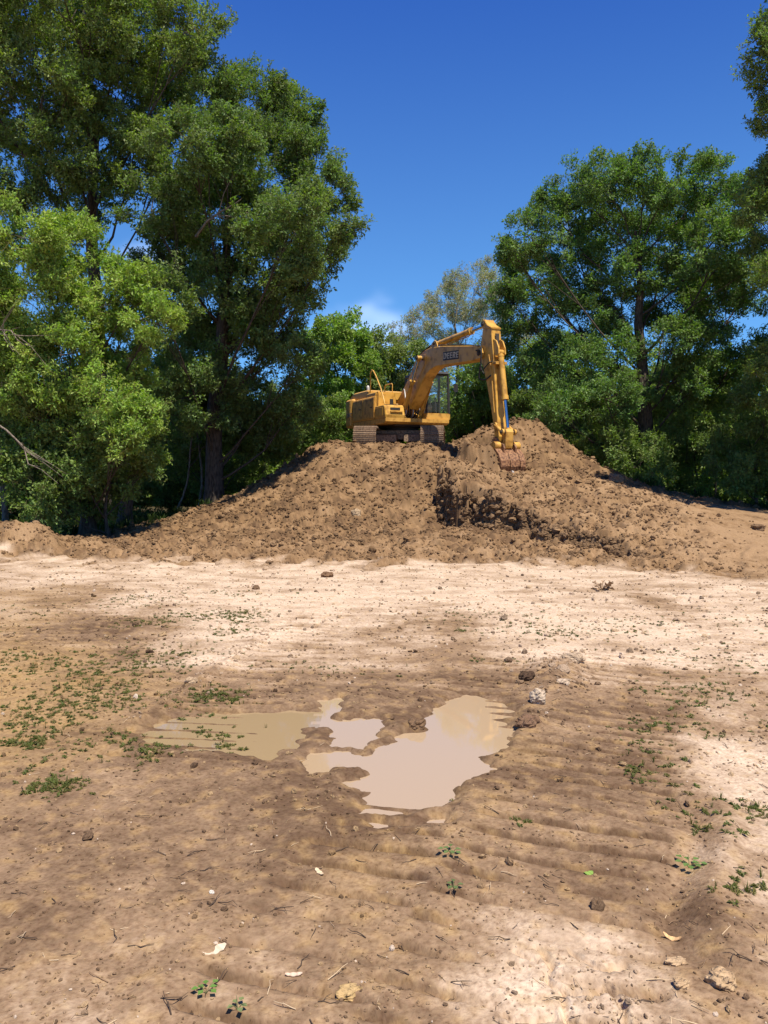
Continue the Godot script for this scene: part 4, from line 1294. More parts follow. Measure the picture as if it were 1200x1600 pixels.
func sprig(called: String, label: String, x: float, z: float, size: float, color: Color, leaves := 7) -> void:
	var root := thing(called, label, "weed", Vector3(x, ground_height(x, z), z))
	var st := Shape.new()
	for k in 3:
		var a := k * 2.1 + x * 9.0
		st.tube([Vector3.ZERO, Vector3(cos(a) * 0.25, 0.35, sin(a) * 0.25) * size, Vector3(cos(a) * 0.55, 0.45, sin(a) * 0.55) * size], [0.0015, 0.0012, 0.0008], 4)
	var dull := plain("sprig_stem", lin(0.12, 0.14, 0.05), 0.8)
	part("stem", st.made(), dull, root)
	var lf := plain("sprig_leaf", lin(color.r, color.g, color.b), 0.5)
	lf.backlight_enabled = true
	lf.backlight = Color(0.5, 0.6, 0.25)
	for i in leaves:
		var a := i * 2.4 + x * 5.0
		var l := Shape.new()
		var out := Vector3(cos(a), 0.12, sin(a)).normalized()
		var side := Vector3(-out.z, 0, out.x)
		var b := out * size * (0.12 + 0.05 * i) + Vector3(0, size * 0.3, 0)
		var w := size * 0.17
		var t := b + out * size * 0.42 - Vector3(0, size * 0.08, 0)
		var m := b + out * size * 0.2
		l.face(b, m + side * w, m + Vector3(0, -0.05, 0) * size, Vector3.UP)
		l.face(b, m - side * w, m + Vector3(0, -0.05, 0) * size, Vector3.UP)
		l.face(t, m + side * w, m + Vector3(0, -0.05, 0) * size, Vector3.UP)
		l.face(t, m - side * w, m + Vector3(0, -0.05, 0) * size, Vector3.UP)
		part("leaf", l.made(), lf, root)


# a bare dead branch: a main stem that forks
func dead_branch(called: String, label: String, points: Array, r: float, forks: int) -> void:
	var foot: Vector3 = points[0]
	var root := thing(called, label, "branch", foot)
	var s := Shape.new()
	var path := []
	var radii := []
	for i in points.size():
		path.append(points[i] - foot)
		radii.append(r * (1.0 - 0.75 * i / (points.size() - 1.0)))
	s.tube(path, radii, 6)
	part("stem", s.made(), M.pale_bark, root)
	for k in forks:
		var t := rng.randf_range(0.25, 0.95) * (path.size() - 1)
		var b: Vector3 = path[int(t)].lerp(path[mini(int(t) + 1, path.size() - 1)], t - int(t))
		var f := Shape.new()
		var d := (path[path.size() - 1] - path[0] as Vector3).normalized() + unit() * 0.9
		var l := rng.randf_range(0.25, 0.8)
		f.tube([b, b + d * l * 0.5 + unit() * 0.06, b + d * l + unit() * 0.12], [r * 0.4, r * 0.28, 0.004], 5)
		part("twig", f.made(), M.pale_bark, root)


# ---------------------------------------------------------------- the excavator: x forward, y up, z to the machine's right
func lettering(called: String, text: String, high: float, where: Vector3, tilt: float, material: Material, parent: Node3D, squeeze := 1.0, backwards := false) -> void:
	var font := SystemFont.new()
	font.font_names = PackedStringArray(["Droid Sans"])
	font.font_weight = 800
	var t := TextMesh.new()
	t.text = text
	t.font = font
	t.font_size = 64
	t.pixel_size = high / 46.0
	t.depth = 0.006
	var o := part(called, t, material, parent)
	o.position = where
	o.rotation = Vector3(0, PI if backwards else 0.0, -tilt if backwards else tilt)
	o.scale = Vector3(squeeze, 1, 1)


func cylinder(called: String, a: Vector3, b: Vector3, barrel: float, r: float, rod_r: float, parent: Node3D, rod_color: Material) -> void:
	var d := (b - a).normalized()
	var end := a + (b - a) * barrel
	var s := Shape.new()
	s.tube([a + d * 0.08, end], [r, r], 16)
	s.tube([end - d * 0.12, end], [r * 1.22, r * 1.22], 16)
	s.tube([a + d * 0.05, a + d * 0.14], [r * 0.75, r * 1.12], 12)
	var z := Vector3(0, 0, 1)
	s.rod(a - z * 0.09, a + z * 0.09, 0.075, 14)
	var o := part(called, s.made(), M.paint, parent)
	var q := Shape.new()
	q.rod(end - d * 0.05, b - d * 0.06, rod_r, 14)
	part("rod", q.made(), rod_color, o)
	var e := Shape.new()
	e.rod(b - z * 0.08, b + z * 0.08, 0.08, 14)
	e.tube([b - d * 0.12, b], [rod_r * 1.25, rod_r * 1.4], 12)
	part("rod_eye", e.made(), M.worn, o)
	var h := Shape.new()
	var side := d.cross(z).normalized()
	h.tube([a + d * 0.25 + side * (r + 0.03), a + d * 0.3 + side * (r + 0.045), end - d * 0.2 + side * (r + 0.04), end - d * 0.08 + side * r], [0.018, 0.018, 0.018, 0.018], 6)
	part("hose_pipe", h.made(), M.worn, o)


func pin(where: Vector3, half: float, r: float, parent: Node3D) -> void:
	var s := Shape.new()
	s.rod(where - Vector3(0, 0, half), where + Vector3(0, 0, half), r, 16)
	s.rod(where - Vector3(0, 0, half + 0.02), where + Vector3(0, 0, half + 0.02), r * 0.55, 10)
	part("pin", s.made(), M.grime, parent)


func hose(points: Array, r: float, parent: Node3D, material: Material = null) -> void:
	var c := Curve3D.new()
	for i in points.size():
		var t: Vector3 = (points[mini(i + 1, points.size() - 1)] - points[maxi(i - 1, 0)]) * 0.17
		c.add_point(points[i], -t, t)
	var path := []
	var radii := []
	var n := points.size() * 5
	for i in n + 1:
		path.append(c.sample_baked(c.get_baked_length() * i / n, true))
		radii.append(r)
	var s := Shape.new()
	s.tube(path, radii, 7)
	part("hose", s.made(), M.rubber if material == null else material, parent)


func build_track(side: float, turn: float, parent: Node3D) -> void:
	var t := Node3D.new()
	t.name = "track"
	parent.add_child(t, true)
	t.rotation.y = turn
	t.position = Basis(Vector3.UP, turn) * Vector3(0, 0, side * 1.17)
	# one shoe: a plate with three low grousers
	var sh := Shape.new()
	sh.box(Vector3(-0.09, -0.014, -0.4), Vector3(0.092, 0.014, 0.4), 0.004)
	for g in [-0.07, 0.0, 0.068]:
		sh.extrude([[g - 0.014, 0.012], [g + 0.014, 0.012], [g + 0.009, 0.045], [g - 0.009, 0.045]], -0.4, 0.4, 0.003)
	var shoe := sh.made()
	var long := 1.78
	var r := 0.405
	var around := 4.0 * long + TAU * r
	var count := int(around / 0.187)
	for i in count:
		var d := around * i / count + 0.03
		var p := Vector3.ZERO
		var a := 0.0
		if d < 2.0 * long:
			p = Vector3(-long + d, r + 0.45, 0)
			a = 0.0
		elif d < 2.0 * long + PI * r:
			a = -(d - 2.0 * long) / r
			p = Vector3(long - sin(a) * r, 0.45 + cos(a) * r, 0)
		elif d < 4.0 * long + PI * r:
			p = Vector3(long - (d - 2.0 * long - PI * r), 0.45 - r, 0)
			a = PI
		else:
			a = PI - (d - 4.0 * long - PI * r) / r
			p = Vector3(-long - sin(a) * r, 0.45 + cos(a) * r, 0)
		if p.y > 0.7 and absf(p.x) < long:
			p.y -= 0.035 * cos(p.x / long * PI * 0.5) * absf(sin(p.x * 2.2))
		var o := part("shoe", shoe, M.mud_steel, t)
		o.position = p
		o.rotation.z = a
	var f := Shape.new()
	f.extrude([[-1.7, 0.28], [1.5, 0.28], [1.62, 0.4], [1.55, 0.56], [1.0, 0.68], [-1.2, 0.68], [-1.75, 0.55]], -0.2, 0.2, 0.03)
	part("track_frame", f.made(), M.grime, t)
	for k in 7:
		var q := Shape.new()
		var x := -1.3 + 0.43 * k
		q.rod(Vector3(x, 0.24, -0.22), Vector3(x, 0.24, 0.22), 0.13, 14)
		part("roller", q.made(), M.grime, t)
	for k in 2:
		var q := Shape.new()
		var x := -0.6 + 1.2 * k
		q.rod(Vector3(x, 0.74, -0.16), Vector3(x, 0.74, 0.16), 0.08, 12)
		part("carrier_roller", q.made(), M.grime, t)
	var id := Shape.new()
	id.tube([Vector3(long, 0.45, -0.09), Vector3(long, 0.45, -0.05), Vector3(long, 0.45, 0.05), Vector3(long, 0.45, 0.09)], [0.33, 0.37, 0.37, 0.33], 22)
	id.rod(Vector3(long, 0.45, -0.16), Vector3(long, 0.45, 0.16), 0.1, 12)
	part("idler_wheel", id.made(), M.grime, t)
	var teeth := []
	for k in 42:
		var a := TAU * k / 42.0
		var rr := 0.375 if k % 2 == 0 else 0.32
		teeth.append([-long + cos(a) * rr, 0.45 + sin(a) * rr])
	var sp := Shape.new()
	sp.extrude(teeth, -0.05, 0.05, 0.008)
	sp.tube([Vector3(-long, 0.45, -0.05), Vector3(-long, 0.45, side * 0.32)], [0.24, 0.2], 18)
	part("sprocket", sp.made(), M.grime, t)


func build_excavator() -> void:
	var e := thing("excavator", "yellow tracked excavator standing on the dirt mound with its bucket lowered", "excavator", Vector3(0.68, 2.6, -29.8), -atan2(0.909, 0.416))
	var turn := atan2(0.909, 0.416) - atan2(0.996, -0.09)
	build_track(-1.0, turn, e)
	build_track(1.0, turn, e)
	# car body between the tracks
	var s := Shape.new()
	s.xf = Transform3D(Basis(Vector3.UP, turn), Vector3.ZERO)
	s.box(Vector3(-0.75, 0.48, -0.95), Vector3(0.75, 0.8, 0.95), 0.04)
	for k in [-1.0, 1.0]:
		s.extrude([[0.3, 0.42], [1.15, 0.38], [1.15, 0.62], [0.3, 0.78]], 0.55 * k - 0.42, 0.55 * k + 0.42, 0.02)
		s.extrude([[-0.3, 0.42], [-1.15, 0.38], [-1.15, 0.62], [-0.3, 0.78]], 0.55 * k - 0.42, 0.55 * k + 0.42, 0.02)
	part("car_body", s.made(), M.mud_steel, e)
	s = Shape.new()
	s.tube([Vector3(0, 0.76, 0), Vector3(0, 0.98, 0)], [0.62, 0.62], 28)
	part("swing_bearing", s.made(), M.grime, e)
	# revolving frame
	s = Shape.new()
	s.extrude([[-1.9, 1.0], [1.15, 1.0], [1.3, 1.07], [1.3, 1.2], [-1.9, 1.2]], -1.28, 1.28, 0.02)
	part("revolving_frame", s.made(), M.worn, e)
	s = Shape.new()
	s.box(Vector3(-1.6, 0.94, -0.75), Vector3(0.95, 0.998, 0.75), 0.01)
	part("belly_plate", s.made(), M.grime, e)
	# counterweight, seen from above a rounded block
	var plan := [[-1.72, -1.32], [-1.72, 1.32]]
	for k in 15:
		var a := lerpf(PI * 0.5, PI * 1.5, k / 14.0)
		var c := Vector2(signf(cos(a)) * pow(absf(cos(a)), 0.55), signf(sin(a)) * pow(absf(sin(a)), 0.4))
		plan.append([-2.05 + c.x * 0.68, c.y * 1.32])
	s = Shape.new()
	s.xf = Transform3D(Basis(Vector3(1, 0, 0), Vector3(0, 0, 1), Vector3(0, -1, 0)), Vector3.ZERO)
	s.extrude(plan, -2.12, -1.04, 0.06, true)
	var cw := part("counterweight", s.made(), M.worn, e)
	lettering("model_lettering", "200C", 0.16, Vector3(-1.98, 1.5, 1.335), 0.0, M.decal_grey, cw)
	# right hand body: pump and engine doors, fuel tank
	s = Shape.new()
	s.box(Vector3(-1.7, 1.2, 0.42), Vector3(0.37, 2.04, 1.3), 0.035)
	part("side_body", s.made(), M.worn, e)
	for k in 2:
		var d := Shape.new()
		d.box(Vector3(-1.66 + 1.03 * k, 1.27, 1.296), Vector3(-0.68 + 1.03 * k, 1.98, 1.316), 0.008)
		var door := part("panel_door", d.made(), M.worn, e)
		d = Shape.new()
		d.box(Vector3(-1.0 + 1.03 * k, 1.62, 1.312), Vector3(-0.86 + 1.03 * k, 1.66, 1.332), 0.005)
		part("handle", d.made(), M.black, door)
	s = Shape.new()
	s.box(Vector3(-0.5, 2.02, 0.44), Vector3(0.36, 2.2, 1.24), 0.04)
	part("fuel_tank_top", s.made(), M.paint, e)
	s = Shape.new()
	s.box(Vector3(0.362, 1.3, 0.5), Vector3(0.4, 2.14, 1.22), 0.015)
	var ft := part("fuel_tank_front", s.made(), M.paint, e)
	s = Shape.new()
	s.box(Vector3(0.385, 1.72, 0.56), Vector3(0.412, 1.95, 0.7), 0.005)
	part("gauge_window", s.made(), M.black, ft)
	s = Shape.new()
	s.rod(Vector3(0.0, 2.19, 0.85), Vector3(0.0, 2.27, 0.85), 0.06, 14)
	part("filler_cap", s.made(), M.black, e)
	# hoods
	s = Shape.new()
	s.extrude([[-2.35, 2.06], [-0.45, 2.03], [-0.45, 2.3], [-0.62, 2.36], [-1.95, 2.36], [-2.25, 2.26]], -0.9, 1.16, 0.05)
	part("engine_hood", s.made(), M.paint, e)
	s = Shape.new()
	s.box(Vector3(-1.7, 1.2, -1.28), Vector3(-0.62, 2.06, 0.4), 0.035)
	part("left_body", s.made(), M.worn, e)
	for k in 5:
		s = Shape.new()
		s.box(Vector3(-1.8 + 0.13 * k, 2.358, -0.55), Vector3(-1.74 + 0.13 * k, 2.375, 0.2), 0.004)
		part("hood_louvre", s.made(), M.black, e)
	s = Shape.new()
	s.tube([Vector3(-1.75, 2.34, 0.62), Vector3(-1.75, 2.56, 0.62), Vector3(-1.8, 2.64, 0.62)], [0.065, 0.065, 0.06], 14)
	part("exhaust_pipe", s.made(), M.exhaust, e)
	# tool box with two steps at the right front
	s = Shape.new()
	s.extrude([[0.402, 1.2], [1.3, 1.2], [1.32, 1.3], [1.22, 1.6], [1.14, 1.66], [0.402, 1.66]], 0.52, 1.29, 0.03)
	var tb := part("tool_box", s.made(), M.paint, e)
	s = Shape.new()
	s.box(Vector3(0.55, 1.28, 1.285), Vector3(1.08, 1.58, 1.305), 0.006)
	part("tool_box_door", s.made(), M.paint, tb)
	s = Shape.new()
	s.box(Vector3(1.2, 1.4, 0.62), Vector3(1.36, 1.44, 1.1), 0.01)
	part("step", s.made(), M.worn, tb)
	s = Shape.new()
	s.box(Vector3(1.255, 1.47, 0.7), Vector3(1.275, 1.56, 1.08), 0.004)
	s.xf = Transform3D(Basis(Vector3(0, 0, 1), 0.32), Vector3(0.47, -0.31, 0))
	part("work_light_slot", s.made(), M.black, tb)
	s = Shape.new()
	s.box(Vector3(0.95, 1.655, 0.6), Vector3(1.1, 1.685, 1.2), 0.008)
	part("step", s.made(), M.black, tb)
	# grab rails
	var rail := [Vector3(-0.32, 2.02, 1.16), Vector3(-0.32, 2.86, 1.16), Vector3(-0.28, 2.98, 1.16), Vector3(-0.17, 3.04, 1.16), Vector3(-0.04, 3.0, 1.16), Vector3(0.2, 2.78, 1.16), Vector3(0.62, 2.3, 1.16), Vector3(0.86, 1.95, 1.17), Vector3(1.04, 1.64, 1.18), Vector3(1.08, 1.3, 1.19)]
	var rr := []
	for k in rail.size():
		rr.append(0.024)
	s = Shape.new()
	s.tube(rail, rr, 8)
	part("grab_rail", s.made(), M.paint, e)
	s = Shape.new()
	s.tube([Vector3(0.2, 2.18, 0.5), Vector3(0.2, 2.5, 0.5), Vector3(0.14, 2.55, 0.5), Vector3(-0.4, 2.55, 0.5), Vector3(-0.46, 2.5, 0.5), Vector3(-0.46, 2.3, 0.5)], [0.018, 0.018, 0.018, 0.018, 0.018, 0.018], 8)
	part("grab_rail", s.made(), M.paint, e)
	# cab
	var cab := Node3D.new()
	cab.name = "cab"
	e.add_child(cab, true)
	s = Shape.new()
	s.box(Vector3(-0.58, 1.2, -1.36), Vector3(1.24, 1.42, -0.36), 0.03)
	part("cab_base", s.made(), M.worn, cab)
	s = Shape.new()
	s.extrude([[-0.56, 2.82], [1.12, 2.82], [1.18, 2.87], [1.1, 2.95], [-0.5, 2.96], [-0.58, 2.9]], -1.35, -0.37, 0.03)
	part("cab_roof", s.made(), M.black, cab)
	for p in [[1.2, -1.31, 1.12], [1.2, -0.41, 1.12], [0.42, -1.32, 0.42], [0.35, -0.4, 0.35], [-0.52, -1.31, -0.52], [-0.52, -0.41, -0.52]]:
		var q := Shape.new()
		q.extrude([[p[0] - 0.045, 1.42], [p[0] + 0.045, 1.42], [p[2] + 0.045, 2.83], [p[2] - 0.045, 2.83]], p[1] - 0.035, p[1] + 0.035, 0.008)
		part("pillar", q.made(), M.black, cab)
	s = Shape.new()
	s.box(Vector3(-0.55, 1.42, -1.3), Vector3(-0.5, 2.2, -0.42), 0.01)
	part("rear_panel", s.made(), M.black, cab)
	s = Shape.new()
	s.box(Vector3(-0.5, 1.42, -1.345), Vector3(0.4, 1.95, -1.315), 0.01)
	part("door", s.made(), M.black, cab)
	s = Shape.new()
	s.box(Vector3(-0.5, 1.42, -0.42), Vector3(0.33, 1.85, -0.385), 0.01)
	part("right_panel", s.made(), M.black, cab)
	var panes := [[[1.215, 1.46], [1.225, 1.46], [1.145, 2.8], [1.135, 2.8], -1.27, -0.45], [[-0.53, 2.22], [-0.52, 2.22], [-0.52, 2.8], [-0.53, 2.8], -1.27, -0.45]]
	for p in panes:
		var q := Shape.new()
		q.extrude([p[0], p[1], p[2], p[3]], p[4], p[5])
		part("window", q.made(), M.glass, cab)
	for p in [[[0.4, 1.87], [1.15, 1.5], [1.08, 2.8], [0.4, 2.8], -0.405, -0.398], [[-0.47, 1.88], [0.3, 1.88], [0.3, 2.8], [-0.47, 2.8], -0.405, -0.398], [[-0.47, 1.98], [0.37, 1.98], [0.37, 2.8], [-0.47, 2.8], -1.335, -1.328]]:
		var q := Shape.new()
		q.extrude([p[0], p[1], p[2], p[3]], p[4], p[5])
		part("window", q.made(), M.glass, cab)
	s = Shape.new()
	s.extrude([[-0.15, 1.62], [0.38, 1.62], [0.42, 1.72], [0.38, 1.8], [-0.02, 1.78], [-0.14, 2.4], [-0.26, 2.42], [-0.28, 1.8]], -1.08, -0.64, 0.04)
	s.box(Vector3(-0.1, 1.42, -1.0), Vector3(0.3, 1.63, -0.72), 0.02)
	part("operator_seat", s.made(), M.seat, cab)
	for k in [-1.16, -0.56]:
		s = Shape.new()
		s.box(Vector3(-0.1, 1.42, k - 0.07), Vector3(0.5, 1.86, k + 0.07), 0.03)
		s.tube([Vector3(0.4, 1.84, k), Vector3(0.44, 2.08, k)], [0.015, 0.025], 8)
		part("control_console", s.made(), M.black, cab)
	for k in [-0.98, -0.76]:
		s = Shape.new()
		s.tube([Vector3(0.85, 1.42, k), Vector3(0.8, 1.75, k), Vector3(0.72, 2.02, k)], [0.014, 0.014, 0.02], 8)
		part("travel_lever", s.made(), M.black, cab)
	s = Shape.new()
	s.tube([Vector3(1.2, 2.7, -1.36), Vector3(1.3, 2.74, -1.5), Vector3(1.3, 2.6, -1.55), Vector3(1.28, 2.05, -1.52), Vector3(1.2, 1.8, -1.36)], [0.014, 0.014, 0.014, 0.014, 0.014], 7)
	var mr := part("mirror_bracket", s.made(), M.black, cab)
	s = Shape.new()
	s.box(Vector3(1.27, 2.22, -1.64), Vector3(1.3, 2.5, -1.46), 0.01)
	part("mirror", s.made(), M.black, mr)
	# boom
	s = Shape.new()
	s.extrude([[-0.12, 1.86], [0.9, 2.62], [1.44, 3.17], [1.82, 3.37], [2.2, 3.48], [2.6, 3.51], [3.44, 3.44], [5.35, 3.16], [5.75, 3.08], [5.96, 2.97], [6.02, 2.84], [5.94, 2.71], [5.62, 2.68], [5.3, 2.69], [3.45, 2.8], [2.95, 2.82], [2.6, 2.76], [2.32, 2.64], [2.1, 2.49], [1.71, 2.14], [1.0, 1.56], [0.3, 1.36], [0.02, 1.42], [-0.14, 1.62]], -0.21, 0.21, 0.018)
	var boom := part("boom", s.made(), M.paint, e)
	for z in [-1.0, 1.0]:
		s = Shape.new()
		s.extrude([[1.4, 2.5], [1.75, 2.55], [2.3, 3.05], [2.35, 3.3], [2.1, 3.36], [1.75, 3.12], [1.35, 2.7]], 0.21 * z - 0.012, 0.21 * z + 0.012, 0.004)
		part("side_plate", s.made(), M.paint, boom)
		s = Shape.new()
		s.extrude([[5.42, 2.69], [5.96, 2.7], [6.03, 2.84], [5.97, 2.98], [5.72, 3.1], [5.4, 3.13]], 0.21 * z - 0.03, 0.21 * z + 0.03, 0.006)
		part("tip_plate", s.made(), M.paint, boom)
	s = Shape.new()
	s.extrude([[3.53, 2.94], [4.56, 2.86], [4.56, 3.14], [3.53, 3.22]], 0.211, 0.216)
	var dec := part("decal", s.made(), M.decal_black, boom)
	lettering("lettering", "DEERE", 0.19, Vector3(4.045, 3.04, 0.219), -0.078, M.decal_letter, dec, 1.28)
	s = Shape.new()
	s.extrude([[3.53, 2.94], [4.56, 2.86], [4.56, 3.14], [3.53, 3.22]], -0.216, -0.211)
	dec = part("decal", s.made(), M.decal_black, boom)
	lettering("lettering", "DEERE", 0.19, Vector3(4.045, 3.04, -0.219), -0.078, M.decal_letter, dec, 1.28, true)
	for z in [-0.17, 0.17]:
		s = Shape.new()
		s.extrude([[2.5, 3.49], [3.1, 3.45], [3.0, 3.66], [2.86, 3.72], [2.72, 3.66]], z - 0.02, z + 0.02, 0.004)
		part("cylinder_bracket", s.made(), M.paint, boom)
	for z in [-0.12, 0.1, 0.15]:
		hose([Vector3(0.35, 2.3, z), Vector3(1.0, 2.76, z), Vector3(1.7, 3.38, z), Vector3(2.3, 3.55, z), Vector3(2.6, 3.6, z)], 0.022, boom)
	for z in [0.16, -0.16]:
		hose([Vector3(3.1, 3.52, z), Vector3(4.2, 3.36, z), Vector3(5.2, 3.2, z), Vector3(5.6, 3.1, z * 1.3), Vector3(5.98, 3.02, z * 1.6), Vector3(6.0, 2.6, z * 1.7), Vector3(5.96, 2.36, z * 1.5), Vector3(6.1, 2.2, z * 1.3)], 0.022, boom)
	hose([Vector3(5.7, 2.95, 0.26), Vector3(6.05, 2.9, 0.3), Vector3(6.02, 2.45, 0.3), Vector3(5.92, 2.1, 0.28), Vector3(6.16, 2.02, 0.22), Vector3(6.45, 2.12, 0.2)], 0.024, boom)
	pin(Vector3(0.06, 1.66, 0), 0.34, 0.09, boom)
	pin(Vector3(5.84, 2.86, 0), 0.27, 0.085, boom)
	pin(Vector3(2.07, 3.22, 0), 0.46, 0.075, boom)
	pin(Vector3(2.86, 3.62, 0), 0.21, 0.06, boom)
	# boom cylinders
	cylinder("boom_cylinder", Vector3(0.72, 1.24, 0.36), Vector3(2.07, 3.22, 0.36), 0.63, 0.085, 0.045, e, M.chrome)
	cylinder("boom_cylinder", Vector3(0.72, 1.24, -0.36), Vector3(2.07, 3.22, -0.36), 0.63, 0.085, 0.045, e, M.chrome)
	# boom foot brackets, valve and hoses in front of the frame
	for z in [-0.29, 0.29]:
		s = Shape.new()
		s.extrude([[-0.45, 1.18], [1.0, 1.18], [0.85, 1.32], [0.35, 1.5], [0.16, 1.82], [-0.04, 1.84], [-0.25, 1.6]], z - 0.035, z + 0.035, 0.008)
		part("boom_bracket", s.made(), M.worn, e)
	s = Shape.new()
	s.box(Vector3(-0.6, 1.2, -0.3), Vector3(-0.25, 1.75, 0.3), 0.03)
	part("control_valve", s.made(), M.grime, e)
	for k in 7:
		var z := -0.22 + 0.075 * k
		hose([Vector3(-0.25, 1.3 + 0.05 * (k % 3), z), Vector3(0.3, 1.24, z * 1.5), Vector3(0.75 + 0.05 * k, 1.36, z * 1.6), Vector3(0.8, 1.75 + 0.06 * k, z * 1.2), Vector3(0.62, 2.0 + 0.05 * k, z)], 0.024, e, M.rubber if k % 3 else M.exhaust)
	# stick
	s = Shape.new()
	s.extrude([[5.93, 3.6], [5.86, 3.3], [5.8, 3.05], [5.76, 2.82], [5.82, 2.62], [5.95, 2.42], [6.16, 1.9], [6.42, 1.1], [6.58, 0.5], [6.6, 0.2], [6.7, 0.1], [6.82, 0.14], [6.86, 0.28], [6.8, 0.6], [6.72, 1.1], [6.62, 1.9], [6.56, 2.4], [6.5, 2.85], [6.44, 3.2], [6.4, 3.52]], -0.165, 0.165, 0.016)
	var stick := part("stick", s.made(), M.paint, e)
	s = Shape.new()
	s.extrude([[5.9, 3.585], [6.43, 3.5], [6.44, 3.54], [6.2, 3.66], [6.02, 3.84], [5.93, 3.86], [5.86, 3.78], [5.87, 3.66]], -0.175, 0.175, 0.02)
	part("stick_head", s.made(), M.paint, stick)
	for z in [-0.11, 0.11]:
		s = Shape.new()
		s.extrude([[6.46, 3.2], [6.62, 3.12], [6.74, 2.9], [6.76, 2.72], [6.66, 2.66], [6.52, 2.72]], z - 0.022, z + 0.022, 0.005)
		part("cylinder_ear", s.made(), M.paint, stick)
	s = Shape.new()
	s.extrude([[6.465, 3.0], [6.49, 3.0], [6.49, 3.36], [6.455, 3.36]], -0.06, 0.06)
	part("access_slot", s.made(), M.grime, stick)
	hose([Vector3(6.5, 2.6, -0.2), Vector3(6.56, 2.2, -0.2), Vector3(6.62, 1.6, -0.19), Vector3(6.72, 1.1, -0.19)], 0.016, stick)
	hose([Vector3(6.3, 2.75, 0.185), Vector3(6.42, 2.3, 0.18), Vector3(6.52, 1.7, 0.18), Vector3(6.62, 1.0, 0.18)], 0.016, stick, M.worn)
	hose([Vector3(5.88, 2.4, 0.25), Vector3(6.1, 2.32, 0.26), Vector3(6.4, 2.5, 0.22), Vector3(6.62, 2.5, 0.1)], 0.02, stick)
	s = Shape.new()
	s.box(Vector3(6.5, 2.42, -0.2), Vector3(6.72, 2.5, 0.2), 0.01)
	part("hose_clamp", s.made(), M.paint, stick)
	pin(Vector3(5.94, 3.72, 0), 0.2, 0.07, stick)
	cylinder("stick_cylinder", Vector3(2.86, 3.62, 0), Vector3(5.92, 3.72, 0), 0.7, 0.095, 0.055, e, M.chrome)
	cylinder("bucket_cylinder", Vector3(6.66, 2.78, 0), Vector3(7.1, 0.4, 0), 0.6, 0.088, 0.05, e, M.chrome)
	# bucket linkage
	for z in [-0.21, 0.21]:
		s = Shape.new()
		s.tube([Vector3(6.72, 0.62, z), Vector3(7.1, 0.4, z)], [0.05, 0.05], 8)
		s.rod(Vector3(6.72, 0.62, z - 0.03), Vector3(6.72, 0.62, z + 0.03), 0.08, 12)
		s.rod(Vector3(7.1, 0.4, z - 0.03), Vector3(7.1, 0.4, z + 0.03), 0.09, 12)
		part("guide_link", s.made(), M.worn, e)
	s = Shape.new()
	s.extrude([[7.0, 0.4], [7.05, 0.49], [7.15, 0.49], [7.2, 0.4], [7.16, 0.0], [7.14, -0.06], [7.06, -0.1], [6.98, -0.04]], -0.13, 0.13, 0.02)
	part("bucket_link", s.made(), M.worn, e)
	pin(Vector3(7.1, 0.4, 0), 0.27, 0.05, e)
	# bucket, curled under: hinge ears, curved shell, side plates, wear strips, teeth
	var bk := Node3D.new()
	bk.name = "bucket"
	e.add_child(bk, true)
	for z in [-0.2, 0.2]:
		s = Shape.new()
		s.extrude([[6.62, 0.22], [6.72, 0.28], [6.84, 0.22], [7.02, 0.06], [7.16, 0.05], [7.22, -0.06], [7.2, -0.3], [6.8, -0.34], [6.62, -0.1]], z - 0.03, z + 0.03, 0.008)
		part("hinge_ear", s.made(), M.rust, bk)
	var outer := [[6.42, -0.02], [6.62, 0.02], [6.86, 0.0], [7.05, -0.08], [7.22, -0.22], [7.33, -0.42], [7.35, -0.6], [7.28, -0.76], [7.12, -0.87], [6.9, -0.93], [6.6, -0.95], [6.3, -0.93]]
	var ring := outer.duplicate()
	for k in range(outer.size() - 1, -1, -1):
		var c := Vector2(6.75, -0.45)
		var p := Vector2(outer[k][0], outer[k][1])
		var q := p + (c - p).normalized() * 0.04
		ring.append([q.x, q.y])
	s = Shape.new()
	s.extrude(ring, -0.42, 0.42, 0.004)
	part("shell", s.made(), M.rust, bk)
	for z in [-0.42, 0.42]:
		s = Shape.new()
		s.extrude(outer, z - 0.016, z + 0.016, 0.004)
		part("side_wall", s.made(), M.rust, bk)
	for z in [-0.34, 0.34]:
		s = Shape.new()
		s.rod(Vector3(6.98, 0.0, z - 0.1), Vector3(6.98, 0.0, z + 0.1), 0.12, 16)
		part("torque_tube", s.made(), M.worn, bk)
	for z in [-0.34, 0.0, 0.34]:
		s = Shape.new()
		var strip := []
		for k in range(3, 9):
			strip.append([outer[k][0] + 0.012, outer[k][1] - 0.004])
		for k in range(8, 2, -1):
			strip.append([outer[k][0] + 0.034, outer[k][1] - 0.016])
		s.extrude(strip, z - 0.09, z + 0.09, 0.004)
		part("wear_strip", s.made(), M.rust, bk)
	s = Shape.new()
	s.box(Vector3(7.1, -0.93, -0.44), Vector3(7.33, -0.74, 0.44), 0.02)
	part("heel_plate", s.made(), M.rust, bk)
	s = Shape.new()
	s.extrude([[7.26, -0.92], [7.36, -0.9], [7.385, -0.78], [7.33, -0.72]], -0.035, 0.035, 0.01)
	part("weld_lug", s.made(), M.tooth, bk)
	for k in 5:
		var z := -0.36 + 0.18 * k
		s = Shape.new()
		s.extrude([[6.34, -0.99], [6.34, -0.89], [6.16, -0.88], [6.0, -0.92], [6.16, -0.97]], z - 0.045, z + 0.045, 0.008)
		part("tooth", s.made(), M.tooth, bk)


